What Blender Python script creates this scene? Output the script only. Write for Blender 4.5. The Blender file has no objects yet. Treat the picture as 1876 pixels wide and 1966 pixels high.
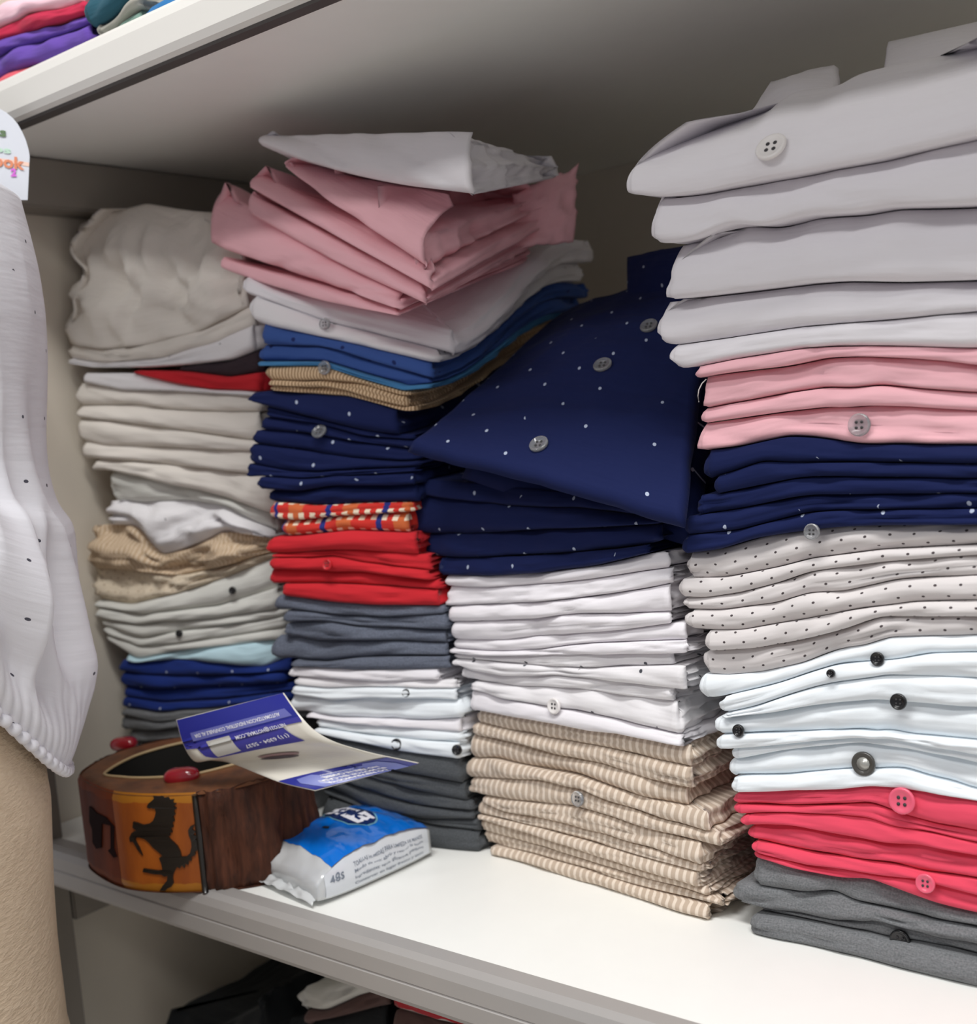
import bpy, bmesh, math, random
import numpy as np
from mathutils import Vector, Matrix
from mathutils import noise as mnoise

random.seed(7)
RNG = np.random.RandomState(11)
SC = bpy.context.scene
COL = SC.collection

# ------------------------------------------------------------------ camera
W_PX, H_PX = 1876.0, 1966.0
F_PX = 2252.85
YAW, PITCH, ROLL = 0.6777, -0.0878, -0.0869
CAM = np.array([0.85428, -0.4698, 0.31077])
def cam_axes():
    f = np.array([-math.sin(YAW) * math.cos(PITCH), math.cos(YAW) * math.cos(PITCH), math.sin(PITCH)])
    r0 = np.array([math.cos(YAW), math.sin(YAW), 0.0]); u0 = np.cross(r0, f)
    return r0 * math.cos(ROLL) + u0 * math.sin(ROLL), -r0 * math.sin(ROLL) + u0 * math.cos(ROLL), f
CR, CU, CF = cam_axes()
cd = bpy.data.cameras.new('camera'); cam = bpy.data.objects.new('camera', cd); COL.objects.link(cam)
cd.sensor_fit = 'HORIZONTAL'; cd.sensor_width = 36.0; cd.lens = F_PX / W_PX * 36.0
cd.clip_start = 0.01
cam.matrix_world = Matrix(((CR[0], CU[0], -CF[0], CAM[0]), (CR[1], CU[1], -CF[1], CAM[1]), (CR[2], CU[2], -CF[2], CAM[2]), (0, 0, 0, 1)))
cd.dof.use_dof = True; cd.dof.focus_distance = 0.66; cd.dof.aperture_fstop = 8.0
SC.camera = cam

# ------------------------------------------------------------------ light
wd = bpy.data.worlds.new('shop_light'); SC.world = wd; wd.use_nodes = True
wd.node_tree.nodes['Background'].inputs['Color'].default_value = (0.93, 0.93, 1.0, 1)
wd.node_tree.nodes['Background'].inputs['Strength'].default_value = 0.29
SC.view_settings.view_transform = 'Standard'; SC.view_settings.look = 'None'
SC.view_settings.gamma = 1.0; SC.view_settings.use_curve_mapping = False
SC.view_settings.exposure = 0.0
SC.cycles.max_bounces = 12; SC.cycles.diffuse_bounces = 8
LIGHTS = [  # ceiling panels of the shop: x, y, z, size x, size y, watts
    (0.95, -0.62, 1.75, 1.3, 0.30, 31.0),
    (0.10, -1.60, 1.75, 1.2, 0.30, 18.0),
    (2.20, -1.60, 1.75, 1.2, 0.30, 10.0),
]
H = 0.54          # clear height between the two shelf boards
DEP = 0.5655      # depth of the boards

def ray(px, py):
    return CF + CR * (px - W_PX / 2) / F_PX - CU * (py - H_PX / 2) / F_PX
def at_y(px, py, y):
    d = ray(px, py); return CAM + d * ((y - CAM[1]) / d[1])
def at_z(px, py, z):
    d = ray(px, py); return CAM + d * ((z - CAM[2]) / d[2])
def at_x(px, py, x):
    d = ray(px, py); return CAM + d * ((x - CAM[0]) / d[0])
def at_plane(px, py, p0, n):
    d = ray(px, py); return CAM + d * (np.dot(p0 - CAM, n) / np.dot(d, n))

# ------------------------------------------------------------------ materials
def lin(c):
    return tuple((v / 255 / 12.92 if v / 255 <= 0.04045 else ((v / 255 + 0.055) / 1.055) ** 2.4) for v in c) + (1.0,)
class NT:
    def __init__(s, name, rough=0.6):
        s.m = bpy.data.materials.new(name); s.m.use_nodes = True; s.t = s.m.node_tree
        s.b = s.t.nodes['Principled BSDF']; s.b.inputs['Roughness'].default_value = rough
    def n(s, typ, **kw):
        nd = s.t.nodes.new(typ)
        for k, v in kw.items(): setattr(nd, k, v)
        return nd
    def l(s, a, b): s.t.links.new(a, b)
    def math(s, op, a, b=None, c=None):
        nd = s.n('ShaderNodeMath', operation=op)
        for i, v in enumerate((a, b, c)):
            if v is None: continue
            if isinstance(v, (int, float)): nd.inputs[i].default_value = v
            else: s.l(v, nd.inputs[i])
        return nd.outputs[0]
    def mix(s, fac, a, b):
        nd = s.n('ShaderNodeMix', data_type='RGBA')
        for i, v in ((0, fac), (6, a), (7, b)):
            if isinstance(v, (int, float)): nd.inputs[i].default_value = v
            elif isinstance(v, tuple): nd.inputs[i].default_value = v
            else: s.l(v, nd.inputs[i])
        return nd.outputs[2]
    def noise(s, vec, scale, detail=3, rough=0.5):
        nd = s.n('ShaderNodeTexNoise'); nd.inputs['Scale'].default_value = scale
        nd.inputs['Detail'].default_value = detail; nd.inputs['Roughness'].default_value = rough
        if vec is not None: s.l(vec, nd.inputs['Vector'])
        return nd.outputs['Fac']
    def mapv(s, vec, scale):
        nd = s.n('ShaderNodeMapping'); nd.inputs['Scale'].default_value = scale; s.l(vec, nd.inputs['Vector']); return nd.outputs[0]
    def bump(s, h, strength, dist, prev=None):
        nd = s.n('ShaderNodeBump'); nd.inputs['Strength'].default_value = strength; nd.inputs['Distance'].default_value = dist
        s.l(h, nd.inputs['Height'])
        if prev is not None: s.l(prev, nd.inputs['Normal'])
        return nd.outputs[0]

MATS = {}
def fabric(name, rgb, pat=None, rough=0.85, wrinkle=0.36, **k):
    a = NT(name, rough)
    uv = a.n('ShaderNodeUVMap', uv_map='UVMap').outputs[0]
    sx = a.n('ShaderNodeSeparateXYZ'); a.l(uv, sx.inputs[0]); u, v = sx.outputs[0], sx.outputs[1]
    col = lin(rgb)
    def dots(px, py, r, elong=1.0):
        row = a.math('FLOOR', a.math('DIVIDE', v, py))
        uu = a.math('ADD', a.math('DIVIDE', u, px), a.math('MULTIPLY', a.math('MODULO', row, 2.0), 0.5))
        fu = a.math('MULTIPLY', a.math('SUBTRACT', a.math('FRACT', uu), 0.5), px)
        fv = a.math('MULTIPLY', a.math('SUBTRACT', a.math('FRACT', a.math('DIVIDE', v, py)), 0.5), py / elong)
        d = a.math('SQRT', a.math('ADD', a.math('MULTIPLY', fu, fu), a.math('MULTIPLY', fv, fv)))
        return a.math('LESS_THAN', d, r)
    if pat == 'dots':
        fac = dots(k['px'], k['py'], k['r'], k.get('elong', 1.0)); c = a.mix(fac, col, lin(k['rgb2']))
    elif pat == 'stripes':
        ph = a.math('FRACT', a.math('DIVIDE', u, k['p']))
        tri = a.math('ABSOLUTE', a.math('SUBTRACT', ph, 0.5))
        mr = a.n('ShaderNodeMapRange'); mr.inputs[1].default_value = k.get('lo', 0.17); mr.inputs[2].default_value = k.get('hi', 0.27)
        a.l(tri, mr.inputs[0]); c = a.mix(mr.outputs[0], col, lin(k['rgb2']))
    elif pat == 'plaid':
        fu = a.math('FRACT', a.math('DIVIDE', u, 0.046)); fs = a.math('FRACT', a.math('DIVIDE', u, 0.0092))
        fv = a.math('FRACT', a.math('DIVIDE', v, 0.012))
        c = a.mix(a.math('GREATER_THAN', a.math('ABSOLUTE', a.math('SUBTRACT', fu, 0.35)), 0.13), lin(k['rgb2']), col)
        wq = a.math('MULTIPLY', a.math('LESS_THAN', fs, 0.48), a.math('LESS_THAN', a.math('ABSOLUTE', a.math('SUBTRACT', fv, 0.5)), 0.22))
        c = a.mix(wq, c, lin((238, 222, 196)))
        c = a.mix(a.math('GREATER_THAN', fu, 0.90), c, lin((40, 50, 125)))
    elif pat == 'heather':
        f = a.noise(a.mapv(uv, (160, 2600, 1)), 1.0, 2); g = a.noise(a.mapv(uv, (900, 900, 1)), 1.0, 1)
        mr = a.n('ShaderNodeMapRange'); mr.inputs[1].default_value = 0.3; mr.inputs[2].default_value = 0.7
        a.l(a.math('MULTIPLY', a.math('ADD', f, g), 0.5), mr.inputs[0])
        c = a.mix(mr.outputs[0], tuple(x * 0.62 for x in col[:3]) + (1,), tuple(min(1, x * 1.38) for x in col[:3]) + (1,))
    elif pat == 'scatter':
        fac = dots(k['px'], k['py'], k['r'], k.get('elong', 1.0))
        hole = a.math('GREATER_THAN', a.noise(a.mapv(uv, (55, 55, 1)), 1.0, 0), 0.44)
        c = a.mix(a.math('MULTIPLY', fac, hole), col, lin(k['rgb2']))
    elif pat == 'blotch':
        f = a.noise(a.mapv(uv, (28, 40, 1)), 1.0, 1)
        c = a.mix(a.math('GREATER_THAN', f, 0.52), col, lin(k['rgb2'])); c = a.mix(a.math('LESS_THAN', a.math('ABSOLUTE', a.math('SUBTRACT', f, 0.52)), 0.012), c, lin(k['rgb3']))
    else:
        c = col
    if isinstance(c, tuple): a.b.inputs['Base Color'].default_value = c
    else: a.l(c, a.b.inputs['Base Color'])
    w1 = a.noise(a.mapv(uv, (9, 60, 1)), 1.0, 3, 0.55)
    w2 = a.noise(a.mapv(uv, (70, 95, 1)), 1.0, 2)
    w3 = a.noise(a.mapv(uv, (1500, 1500, 1)), 1.0, 1)
    nb = a.bump(w1, wrinkle, 0.006); nb = a.bump(w2, wrinkle * 0.5, 0.0022, nb); nb = a.bump(w3, 0.12, 0.0003, nb)
    a.l(nb, a.b.inputs['Normal'])
    a.b.inputs['Specular IOR Level'].default_value = 0.25
    try:
        a.b.inputs['Sheen Weight'].default_value = k.get('sheen', 0.08); a.b.inputs['Sheen Roughness'].default_value = 0.5
    except Exception: pass
    MATS[name] = a.m; return a.m
def plain(name, rgb, rough=0.5, metal=0.0, spec=0.5, nz=None, var=0.0, **k):
    a = NT(name, rough); a.b.inputs['Metallic'].default_value = metal
    a.b.inputs['Specular IOR Level'].default_value = spec
    tc = a.n('ShaderNodeTexCoord').outputs['Object']
    c = lin(rgb)
    f = a.noise(tc, k.get('scale', 40.0), 4)
    if var:
        a.l(a.mix(f, tuple(x * (1 - var) for x in c[:3]) + (1,), tuple(min(1, x * (1 + var)) for x in c[:3]) + (1,)), a.b.inputs['Base Color'])
    else: a.b.inputs['Base Color'].default_value = c
    if nz: a.l(a.bump(a.noise(tc, nz[0], 3), nz[1], nz[2]), a.b.inputs['Normal'])
    for key in ('transmission', 'alpha', 'coat'):
        if key in k: a.b.inputs[{'transmission': 'Transmission Weight', 'alpha': 'Alpha', 'coat': 'Coat Weight'}[key]].default_value = k[key]
    MATS[name] = a.m; return a.m

fabric('white_cotton', (232, 229, 233))
fabric('cool_white_cotton', (233, 239, 243))
fabric('cream_cotton', (226, 220, 212))
fabric('grey_white_cotton', (208, 208, 202))
fabric('pink_cotton', (236, 182, 190))
fabric('coral_cotton', (224, 74, 98))
fabric('red_cotton', (198, 36, 46))
fabric('navy_dotted', (9, 23, 70), 'scatter', sheen=0.02, px=0.044, py=0.017, r=0.0011, elong=1.3, rgb2=(170, 180, 200))
fabric('royal_dotted', (18, 42, 112), 'scatter', px=0.034, py=0.014, r=0.001, rgb2=(170, 180, 200))
fabric('dotted_offwhite', (214, 209, 208), 'dots', px=0.0126, py=0.0060, r=0.00085, elong=0.8, rgb2=(78, 70, 72))
fabric('speckled_white', (230, 228, 230), 'scatter', px=0.05, py=0.021, r=0.0013, rgb2=(70, 72, 80))
fabric('beige_striped', (188, 170, 152), 'stripes', p=0.0054, lo=0.25, hi=0.34, rgb2=(222, 208, 192))
fabric('tan_fine_striped', (150, 118, 86), 'stripes', p=0.0027, rgb2=(212, 186, 152))
fabric('tan_rumpled', (190, 164, 134), 'stripes', p=0.0034, lo=0.2, hi=0.3, rgb2=(212, 192, 166))
fabric('cream_dotted', (214, 200, 178), 'dots', px=0.007, py=0.006, r=0.0008, rgb2=(176, 156, 130))
fabric('grey_heather', (112, 114, 116), 'heather')
fabric('slate_heather', (96, 102, 116), 'heather')
fabric('charcoal_heather', (74, 77, 80), 'heather')
fabric('blue_cotton', (56, 86, 152), 'scatter', px=0.04, py=0.02, r=0.0016, rgb2=(24, 40, 96))
fabric('light_blue_cotton', (186, 216, 226))
fabric('sky_blue_cotton', (70, 130, 178))
fabric('red_plaid', (206, 52, 44), 'plaid', rgb2=(206, 104, 58))
fabric('dark_plaid', (52, 40, 46), 'heather')
fabric('purple_knit', (104, 74, 168), wrinkle=0.6); fabric('crimson_knit', (190, 38, 72), wrinkle=0.6)
fabric('pale_pink_knit', (246, 205, 216)); fabric('teal_knit', (36, 84, 100), wrinkle=0.6)
fabric('stone_knit', (168, 166, 156), wrinkle=0.7); fabric('sage_knit', (112, 140, 128), wrinkle=0.6)
fabric('azure_knit', (40, 112, 170)); fabric('salmon_knit', (226, 96, 108))
fabric('black_jersey', (24, 27, 30)); fabric('brown_jersey', (92, 70, 66)); fabric('dark_red_jersey', (168, 34, 44))
plain('shelf_white', (242, 243, 239), 0.38, var=0.02)
plain('cream_panel', (216, 208, 194), 0.5, var=0.03)
plain('back_panel', (150, 138, 128), 0.6, var=0.03)
plain('aluminium', (178, 175, 172), 0.42, 0.3, var=0.03)
plain('dark_metal', (136, 130, 122), 0.6, 0.0, var=0.06)
plain('groove_dark', (70, 66, 64), 0.6)
plain('white_edge', (226, 224, 218), 0.4)
plain('clear_plastic', (232, 234, 236), 0.06, spec=0.9, transmission=0.85)
plain('white_button', (232, 228, 226), 0.25, spec=0.6)
plain('pink_button', (232, 96, 122), 0.22, spec=0.6)
plain('red_button', (200, 40, 48), 0.25, spec=0.6)
plain('black_button', (22, 22, 24), 0.2, spec=0.6)
plain('horn_button', (70, 68, 64), 0.2, spec=0.6)
plain('silver_centre', (176, 176, 170), 0.25, 0.4)
plain('thread_dark', (60, 58, 60), 0.8)
plain('shop_floor', (212, 205, 196), 0.4, var=0.05)
plain('shop_wall', (214, 208, 200), 0.7, var=0.02)

# ------------------------------------------------------------------ mesh helpers
def mk(name, verts, faces, mat, parent=None, uvs=None, smooth=True):
    me = bpy.data.meshes.new(name); me.from_pydata([tuple(map(float, v)) for v in verts], [], [tuple(map(int, f)) for f in faces]); me.update()
    if uvs is not None:
        lay = me.uv_layers.new(name='UVMap'); idx = np.zeros(len(me.loops), dtype=np.int32); me.loops.foreach_get('vertex_index', idx)
        lay.data.foreach_set('uv', np.asarray(uvs, dtype=np.float32)[idx].ravel())
    if smooth: me.polygons.foreach_set('use_smooth', [True] * len(me.polygons))
    if mat is not None: me.materials.append(MATS[mat] if isinstance(mat, str) else mat)
    o = bpy.data.objects.new(name, me); COL.objects.link(o)
    if parent is not None:
        o.parent = parent; o.matrix_parent_inverse = parent.matrix_world.inverted()
    return o
def empty(name, loc=(0, 0, 0)):
    o = bpy.data.objects.new(name, None); COL.objects.link(o); o.location = loc; o.empty_display_size = 0.02
    o.matrix_world = Matrix.Translation(Vector(loc)); return o
def tag(o, label, cat=None, group=None, kind=None):
    if label: o['label'] = label
    if cat: o['category'] = cat
    if group: o['group'] = group
    if kind: o['kind'] = kind
    return o
def box(name, lo, hi, mat, parent=None, bev=0.0015):
    bm = bmesh.new(); bmesh.ops.create_cube(bm, size=1.0)
    c = [(a + b) / 2 for a, b in zip(lo, hi)]; s = [b - a for a, b in zip(lo, hi)]
    for v in bm.verts: v.co = Vector((v.co.x * s[0] + c[0], v.co.y * s[1] + c[1], v.co.z * s[2] + c[2]))
    if bev: bmesh.ops.bevel(bm, geom=bm.edges[:], offset=bev, segments=2, affect='EDGES')
    me = bpy.data.meshes.new(name); bm.to_mesh(me); bm.free(); me.materials.append(MATS[mat])
    o = bpy.data.objects.new(name, me); COL.objects.link(o)
    if parent is not None: o.parent = parent; o.matrix_parent_inverse = parent.matrix_world.inverted()
    return o
def smooth1(a, k=1):
    for _ in range(k):
        b = np.concatenate([a[:1], a, a[-1:]]); a = 0.25 * b[:-2] + 0.5 * b[1:-1] + 0.25 * b[2:]
    return a
def sines(n, f0, f1):
    return [(RNG.uniform(f0, f1), RNG.uniform(0, 6.28), RNG.uniform(0.5, 1)) for _ in range(n)]
def sev(sn, x):
    return sum(a * np.sin(x * f + p) for f, p, a in sn) / max(1, len(sn) ** 0.5)
# ------------------------------------------------------------------ the shelving unit
unit = empty('shelf_unit', (0.9, 0.3, -0.55))
tag(unit, 'white wall shelving unit with dark metal cleats and silver front edge', 'shelving')
XL, XR = -0.035, 1.60
low = box('shelf', (XL, 0.004, -0.030), (XR, DEP, 0.0), 'shelf_white', unit)
def profile(name, pts, x0, x1, mat, parent):
    n = len(pts); v = [(x0, p[0], p[1]) for p in pts] + [(x1, p[0], p[1]) for p in pts]
    f = [(i, (i + 1) % n, n + (i + 1) % n, n + i) for i in range(n)] + [tuple(range(n))[::-1], tuple(range(n, 2 * n))]
    return mk(name, v, f, mat, parent, smooth=False)
profile('edge_profile', [(0.012, 0.0012), (0.0015, 0.0012), (-0.003, -0.001), (-0.005, -0.006), (-0.0052, -0.015), (-0.0042, -0.016), (-0.0052, -0.017), (-0.005, -0.027), (-0.003, -0.0305), (0.004, -0.0305), (0.004, 0.0004), (0.012, 0.0004)], 0.0, XR, 'aluminium', low)
up = box('shelf', (XL, 0.004, H), (XR, DEP, H + 0.030), 'shelf_white', unit)
profile('edge_profile', [(0.012, H + 0.0312), (0.0, H + 0.0312), (-0.003, H + 0.028), (-0.005, H + 0.022), (-0.005, H + 0.006), (-0.003, H + 0.0015), (0.0, H - 0.0005), (0.004, H - 0.0005), (0.004, H + 0.0304), (0.012, H + 0.0304)], 0.0, XR, 'white_edge', up)
profile('edge_gasket', [(0.0, H - 0.0006), (0.010, H - 0.0006), (0.010, H - 0.0022), (0.001, H - 0.0022)], 0.0, XR, 'groove_dark', up)
box('side_panel', (XL - 0.018, 0.0, -0.95), (XL, DEP + 0.01, 1.05), 'cream_panel', unit)
box('upright_post', (XL - 0.018, -0.006, -0.95), (0.0, 0.016, 1.05), 'dark_metal', unit)
box('back_panel', (XL, DEP, -0.95), (XR, DEP + 0.010, 1.05), 'cream_panel', unit)
box('back_rail', (XL, DEP - 0.010, 0.335), (XR, DEP, 0.352), 'dark_metal', unit)
box('side_panel', (XR, 0.0, -0.95), (XR + 0.018, DEP + 0.01, 1.05), 'cream_panel', unit)
for z in (H, -0.0305):
    box('cleat', (XL, 0.018, z - 0.040), (-0.001, DEP - 0.002, z - 0.001), 'dark_metal', unit)
box('shelf', (XL, 0.004, -0.42), (XR, DEP, -0.39), 'shelf_white', unit)
tag(box('floor', (-2.5, -3.2, -1.0), (3.5, 0.8, -0.95), 'shop_floor', bev=0), None, kind='structure')
tag(box('wall_back', (-2.5, 0.60, -0.95), (3.5, 0.68, 1.9), 'shop_wall', bev=0), None, kind='structure')
for i, (x, y, z, sx, sy, wt) in enumerate(LIGHTS):
    e = empty('ceiling_light', (x, y, z))
    tag(e, ['ceiling light strip above the shelf edge', 'ceiling light strip further back on the left', 'ceiling light strip further back on the right'][i], 'ceiling light', 'ceiling light strips')
    box('housing', (x - sx / 2 - 0.02, y - sy / 2 - 0.02, z + 0.005), (x + sx / 2 + 0.02, y + sy / 2 + 0.02, z + 0.06), 'shelf_white', e)
    ld = bpy.data.lights.new('lamp', 'AREA'); ld.shape = 'RECTANGLE'; ld.size = sx; ld.size_y = sy; ld.energy = wt; ld.color = (1.0, 0.99, 0.975)
    lo = bpy.data.objects.new('lamp', ld); COL.objects.link(lo); lo.parent = e; lo.location = (0, 0, 0)

# ------------------------------------------------------------------ folded garments
def round_rect(s0, s1, d0, d1, rc, hf=0.0032, hs=0.0065, hb=0.02):
    """perimeter of a rounded rectangle: points, outward normals, front weight, right weight, left weight"""
    P, N = [], []
    rc = min(rc, (s1 - s0) * 0.3, (d1 - d0) * 0.3)
    def seg(a, b, n, h):
        m = max(2, int(math.hypot(b[0] - a[0], b[1] - a[1]) / h))
        for i in range(m): t = i / m; P.append((a[0] + (b[0] - a[0]) * t, a[1] + (b[1] - a[1]) * t)); N.append(n)
    def arc(c, a0):
        for i in range(5):
            a = a0 + math.pi / 2 * i / 5; P.append((c[0] + rc * math.cos(a), c[1] + rc * math.sin(a))); N.append((math.cos(a), math.sin(a)))
    seg((s0 + rc, d0), (s1 - rc, d0), (0, -1), hf); arc((s1 - rc, d0 + rc), -math.pi / 2)
    seg((s1, d0 + rc), (s1, d1 - rc), (1, 0), hs); arc((s1 - rc, d1 - rc), 0)
    seg((s1 - rc, d1), (s0 + rc, d1), (0, 1), hb); arc((s0 + rc, d1 - rc), math.pi / 2)
    seg((s0, d1 - rc), (s0, d0 + rc), (-1, 0), hs); arc((s0 + rc, d0 + rc), math.pi)
    return np.array(P), np.array(N)
def slab(name, mat, parent, s0, s1, d0, d1, toXY, zb, zt, rc=0.006, t0=0.3, rt=None, rb=None, left_tip=1.5, open_right=0.0, plies=2, wob=0.0012, crumple=0.0, placket=None, groove=0.0, levels=None, lipdrop=0.0, tp=2.3):
    P, N = round_rect(s0, s1, d0, d1, rc)
    M = len(P); S, D = P[:, 0], P[:, 1]
    arc = np.concatenate([[0], np.cumsum(np.hypot(*np.diff(P, axis=0).T))])
    th = float(np.mean(zt(S, D) - zb(S, D)))
    rt = min(0.36 * th, 0.0085) if rt is None else rt
    rb = min(0.27 * th, 0.0045) if rb is None else rb
    K = levels or (9 if th < 0.02 else 13 if th < 0.045 else 20)
    fw = np.clip(-N[:, 1], 0, 1); rw = np.clip(N[:, 0], 0, 1); lw = np.clip(-N[:, 0], 0, 1)
    w1, w2, w3 = sines(3, 25, 70), sines(3, 90, 200), sines(3, 20, 60)
    verts, uvs, rows = [], [], []
    v0 = RNG.uniform(0, 1.0); u0 = RNG.uniform(0, 1.0)
    seedx = RNG.uniform(0, 50)
    cre = [(RNG.uniform(30, 95), RNG.uniform(-7, 7), RNG.uniform(0, 6.28), wob * RNG.uniform(0.2, 0.8)) for _ in range(4)]
    def add(Pi, z, vv, uu=None):
        xy = toXY(Pi[:, 0], Pi[:, 1]); base = len(verts)
        for i in range(len(Pi)): verts.append((xy[0][i], xy[1][i], z[i]))
        for i in range(len(Pi)): uvs.append(((arc[i] if uu is None else uu[i]) + u0, vv[i] + v0))
        rows.append(base)
    def ins(t):
        tt0 = np.clip(t0 + 0.10 * sev(w3, arc), 0.06, 0.75)
        a = np.where(t < tt0, rb * np.clip((tt0 - t) / tt0, 0, 1) ** 2, rt * np.clip((t - tt0) / (1 - tt0), 0, 1) ** tp)
        a = a * (1 + (left_tip - 1) * lw + 0.3 * rw)
        a = a + wob * (sev(w1, arc) + 0.5 * sev(w2, arc) * (0.4 + t))
        for (cf, cg, cp_, ca) in cre: a = a + ca * (fw + 0.5 * lw) * np.clip(np.sin(arc * cf + t * cg + cp_), 0, 1) ** 5
        if open_right > 0:
            a = a + rw * open_right * (0.5 - 0.5 * np.cos(2 * math.pi * plies * t)) * (0.55 + 0.45 * sev(w1, D * 1.7 + t * 0.02)) + rw * open_right * 0.6 * np.abs(sev(w2, D + 0.4 * np.floor(t * plies)))
        if groove > 0:
            a = a + fw * groove * np.exp(-((t - 0.45 - 0.1 * sev(w1, S)) / 0.10) ** 2) * np.clip(0.6 + sev(w3, S * 0.7), 0, 1.2)
        if placket is not None:
            a = a - fw * 0.0011 / (1 + np.exp((np.abs(S - placket) - 0.0125) * 1800))
        if crumple > 0:
            t = float(t[0])
            c = np.array([mnoise.noise(Vector((arc[i] * 16 + seedx, t * 2.4, seedx))) * 0.9 - abs(mnoise.noise(Vector((arc[i] * 30 + t * 3.0, t * 2.0 + 7, seedx + 9)))) * 1.1 + 0.5 * mnoise.noise(Vector((arc[i] * 70, t * 6, seedx))) for i in range(M)])
            a = a - crumple * c * math.sin(math.pi * min(1, max(0.05, t * 0.9 + 0.08)))
        return a
    zl, zh = zb(S, D), zt(S, D)
    Pm = P - N * 0
    # bottom rings from the middle outward
    cen = P.mean(axis=0)
    I0 = ins(np.zeros(M))
    Pb = P - N * I0[:, None]
    for q in (0.35, 0.75, 0.93):
        Q = cen + (Pb - cen) * q; add(Q, zb(Q[:, 0], Q[:, 1]) + 0.0003, zl - zl.mean() - (1 - q) * 0.1)
    vacc = np.zeros(M); prev = None
    for k in range(K):
        t = k / (K - 1); te = 0.5 - 0.5 * math.cos(math.pi * t); te = 0.5 * te + 0.5 * t
        a = ins(np.full(M, te)); Q = P - N * a[:, None]
        z = zl + 0.0003 + (zh - zl - 0.0006) * te
        if lipdrop: z = z - lipdrop * fw * (1 - te) ** 2
        if prev is not None: vacc = vacc + np.sqrt((z - prev[1]) ** 2 + (a - prev[0]) ** 2)
        prev = (a, z); add(Q, z, vacc)
    Pt = P - N * prev[0][:, None]
    for q in (0.93, 0.75, 0.35):
        Q = cen + (Pt - cen) * q; add(Q, zt(Q[:, 0], Q[:, 1]) - 0.0003, vacc + (1 - q) * 0.1)
    F = []
    for a, b in zip(rows[:-1], rows[1:]):
        for i in range(M):
            j = (i + 1) % M; F.append((a + i, a + j, b + j, b + i))
    F.append(tuple(rows[0] + i for i in range(M))[::-1]); F.append(tuple(rows[-1] + i for i in range(M)))
    return mk(name, verts, F, mat, parent, uvs)

def button(parent, pos, nrm, dia, mat, centre='thread_dark', tilt=0.0):
    nrm = Vector(nrm).normalized(); r = dia / 2
    prof = [(0, -0.0008), (r * 0.96, -0.0008), (r, -0.0002), (r, 0.0007), (r * 0.93, 0.0013), (r * 0.80, 0.0013), (r * 0.66, 0.0006), (r * 0.3, 0.0005), (0, 0.0005)]
    n = 24; zq = Vector((0, 0, 1)); xa = nrm.cross(zq).normalized(); ya = nrm.cross(xa).normalized()
    c = Vector(pos); v, f = [], []
    for (pr, h) in prof:
        for i in range(n):
            a = 2 * math.pi * i / n; v.append(c + xa * (pr * math.cos(a)) + ya * (pr * math.sin(a)) + nrm * h)
    for k in range(len(prof) - 1):
        for i in range(n):
            j = (i + 1) % n; f.append((k * n + i, k * n + j, (k + 1) * n + j, (k + 1) * n + i))
    b = mk('button', v, f, mat, parent)
    v, f = [], []
    if centre == 'silver_centre':
        pts = [(0, 0)]; hr = r * 0.55
    else:
        hr = r * 0.13; pts = [(sx * r * 0.24, sy * r * 0.24) for sx in (-1, 1) for sy in (-1, 1)]
    for (px, py) in pts:
        o = len(v); m = 12
        for h in (0.0003, 0.00085):
            for i in range(m):
                a = 2 * math.pi * i / m; v.append(c + xa * (px + hr * math.cos(a)) + ya * (py + hr * math.sin(a)) + nrm * h)
        f.append(tuple(o + m + i for i in range(m)))
        for i in range(m): f.append((o + i, o + (i + 1) % m, o + m + (i + 1) % m, o + m + i))
    mk('button_thread' if centre != 'silver_centre' else 'button_centre', v, f, centre, b)
    return b

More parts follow.
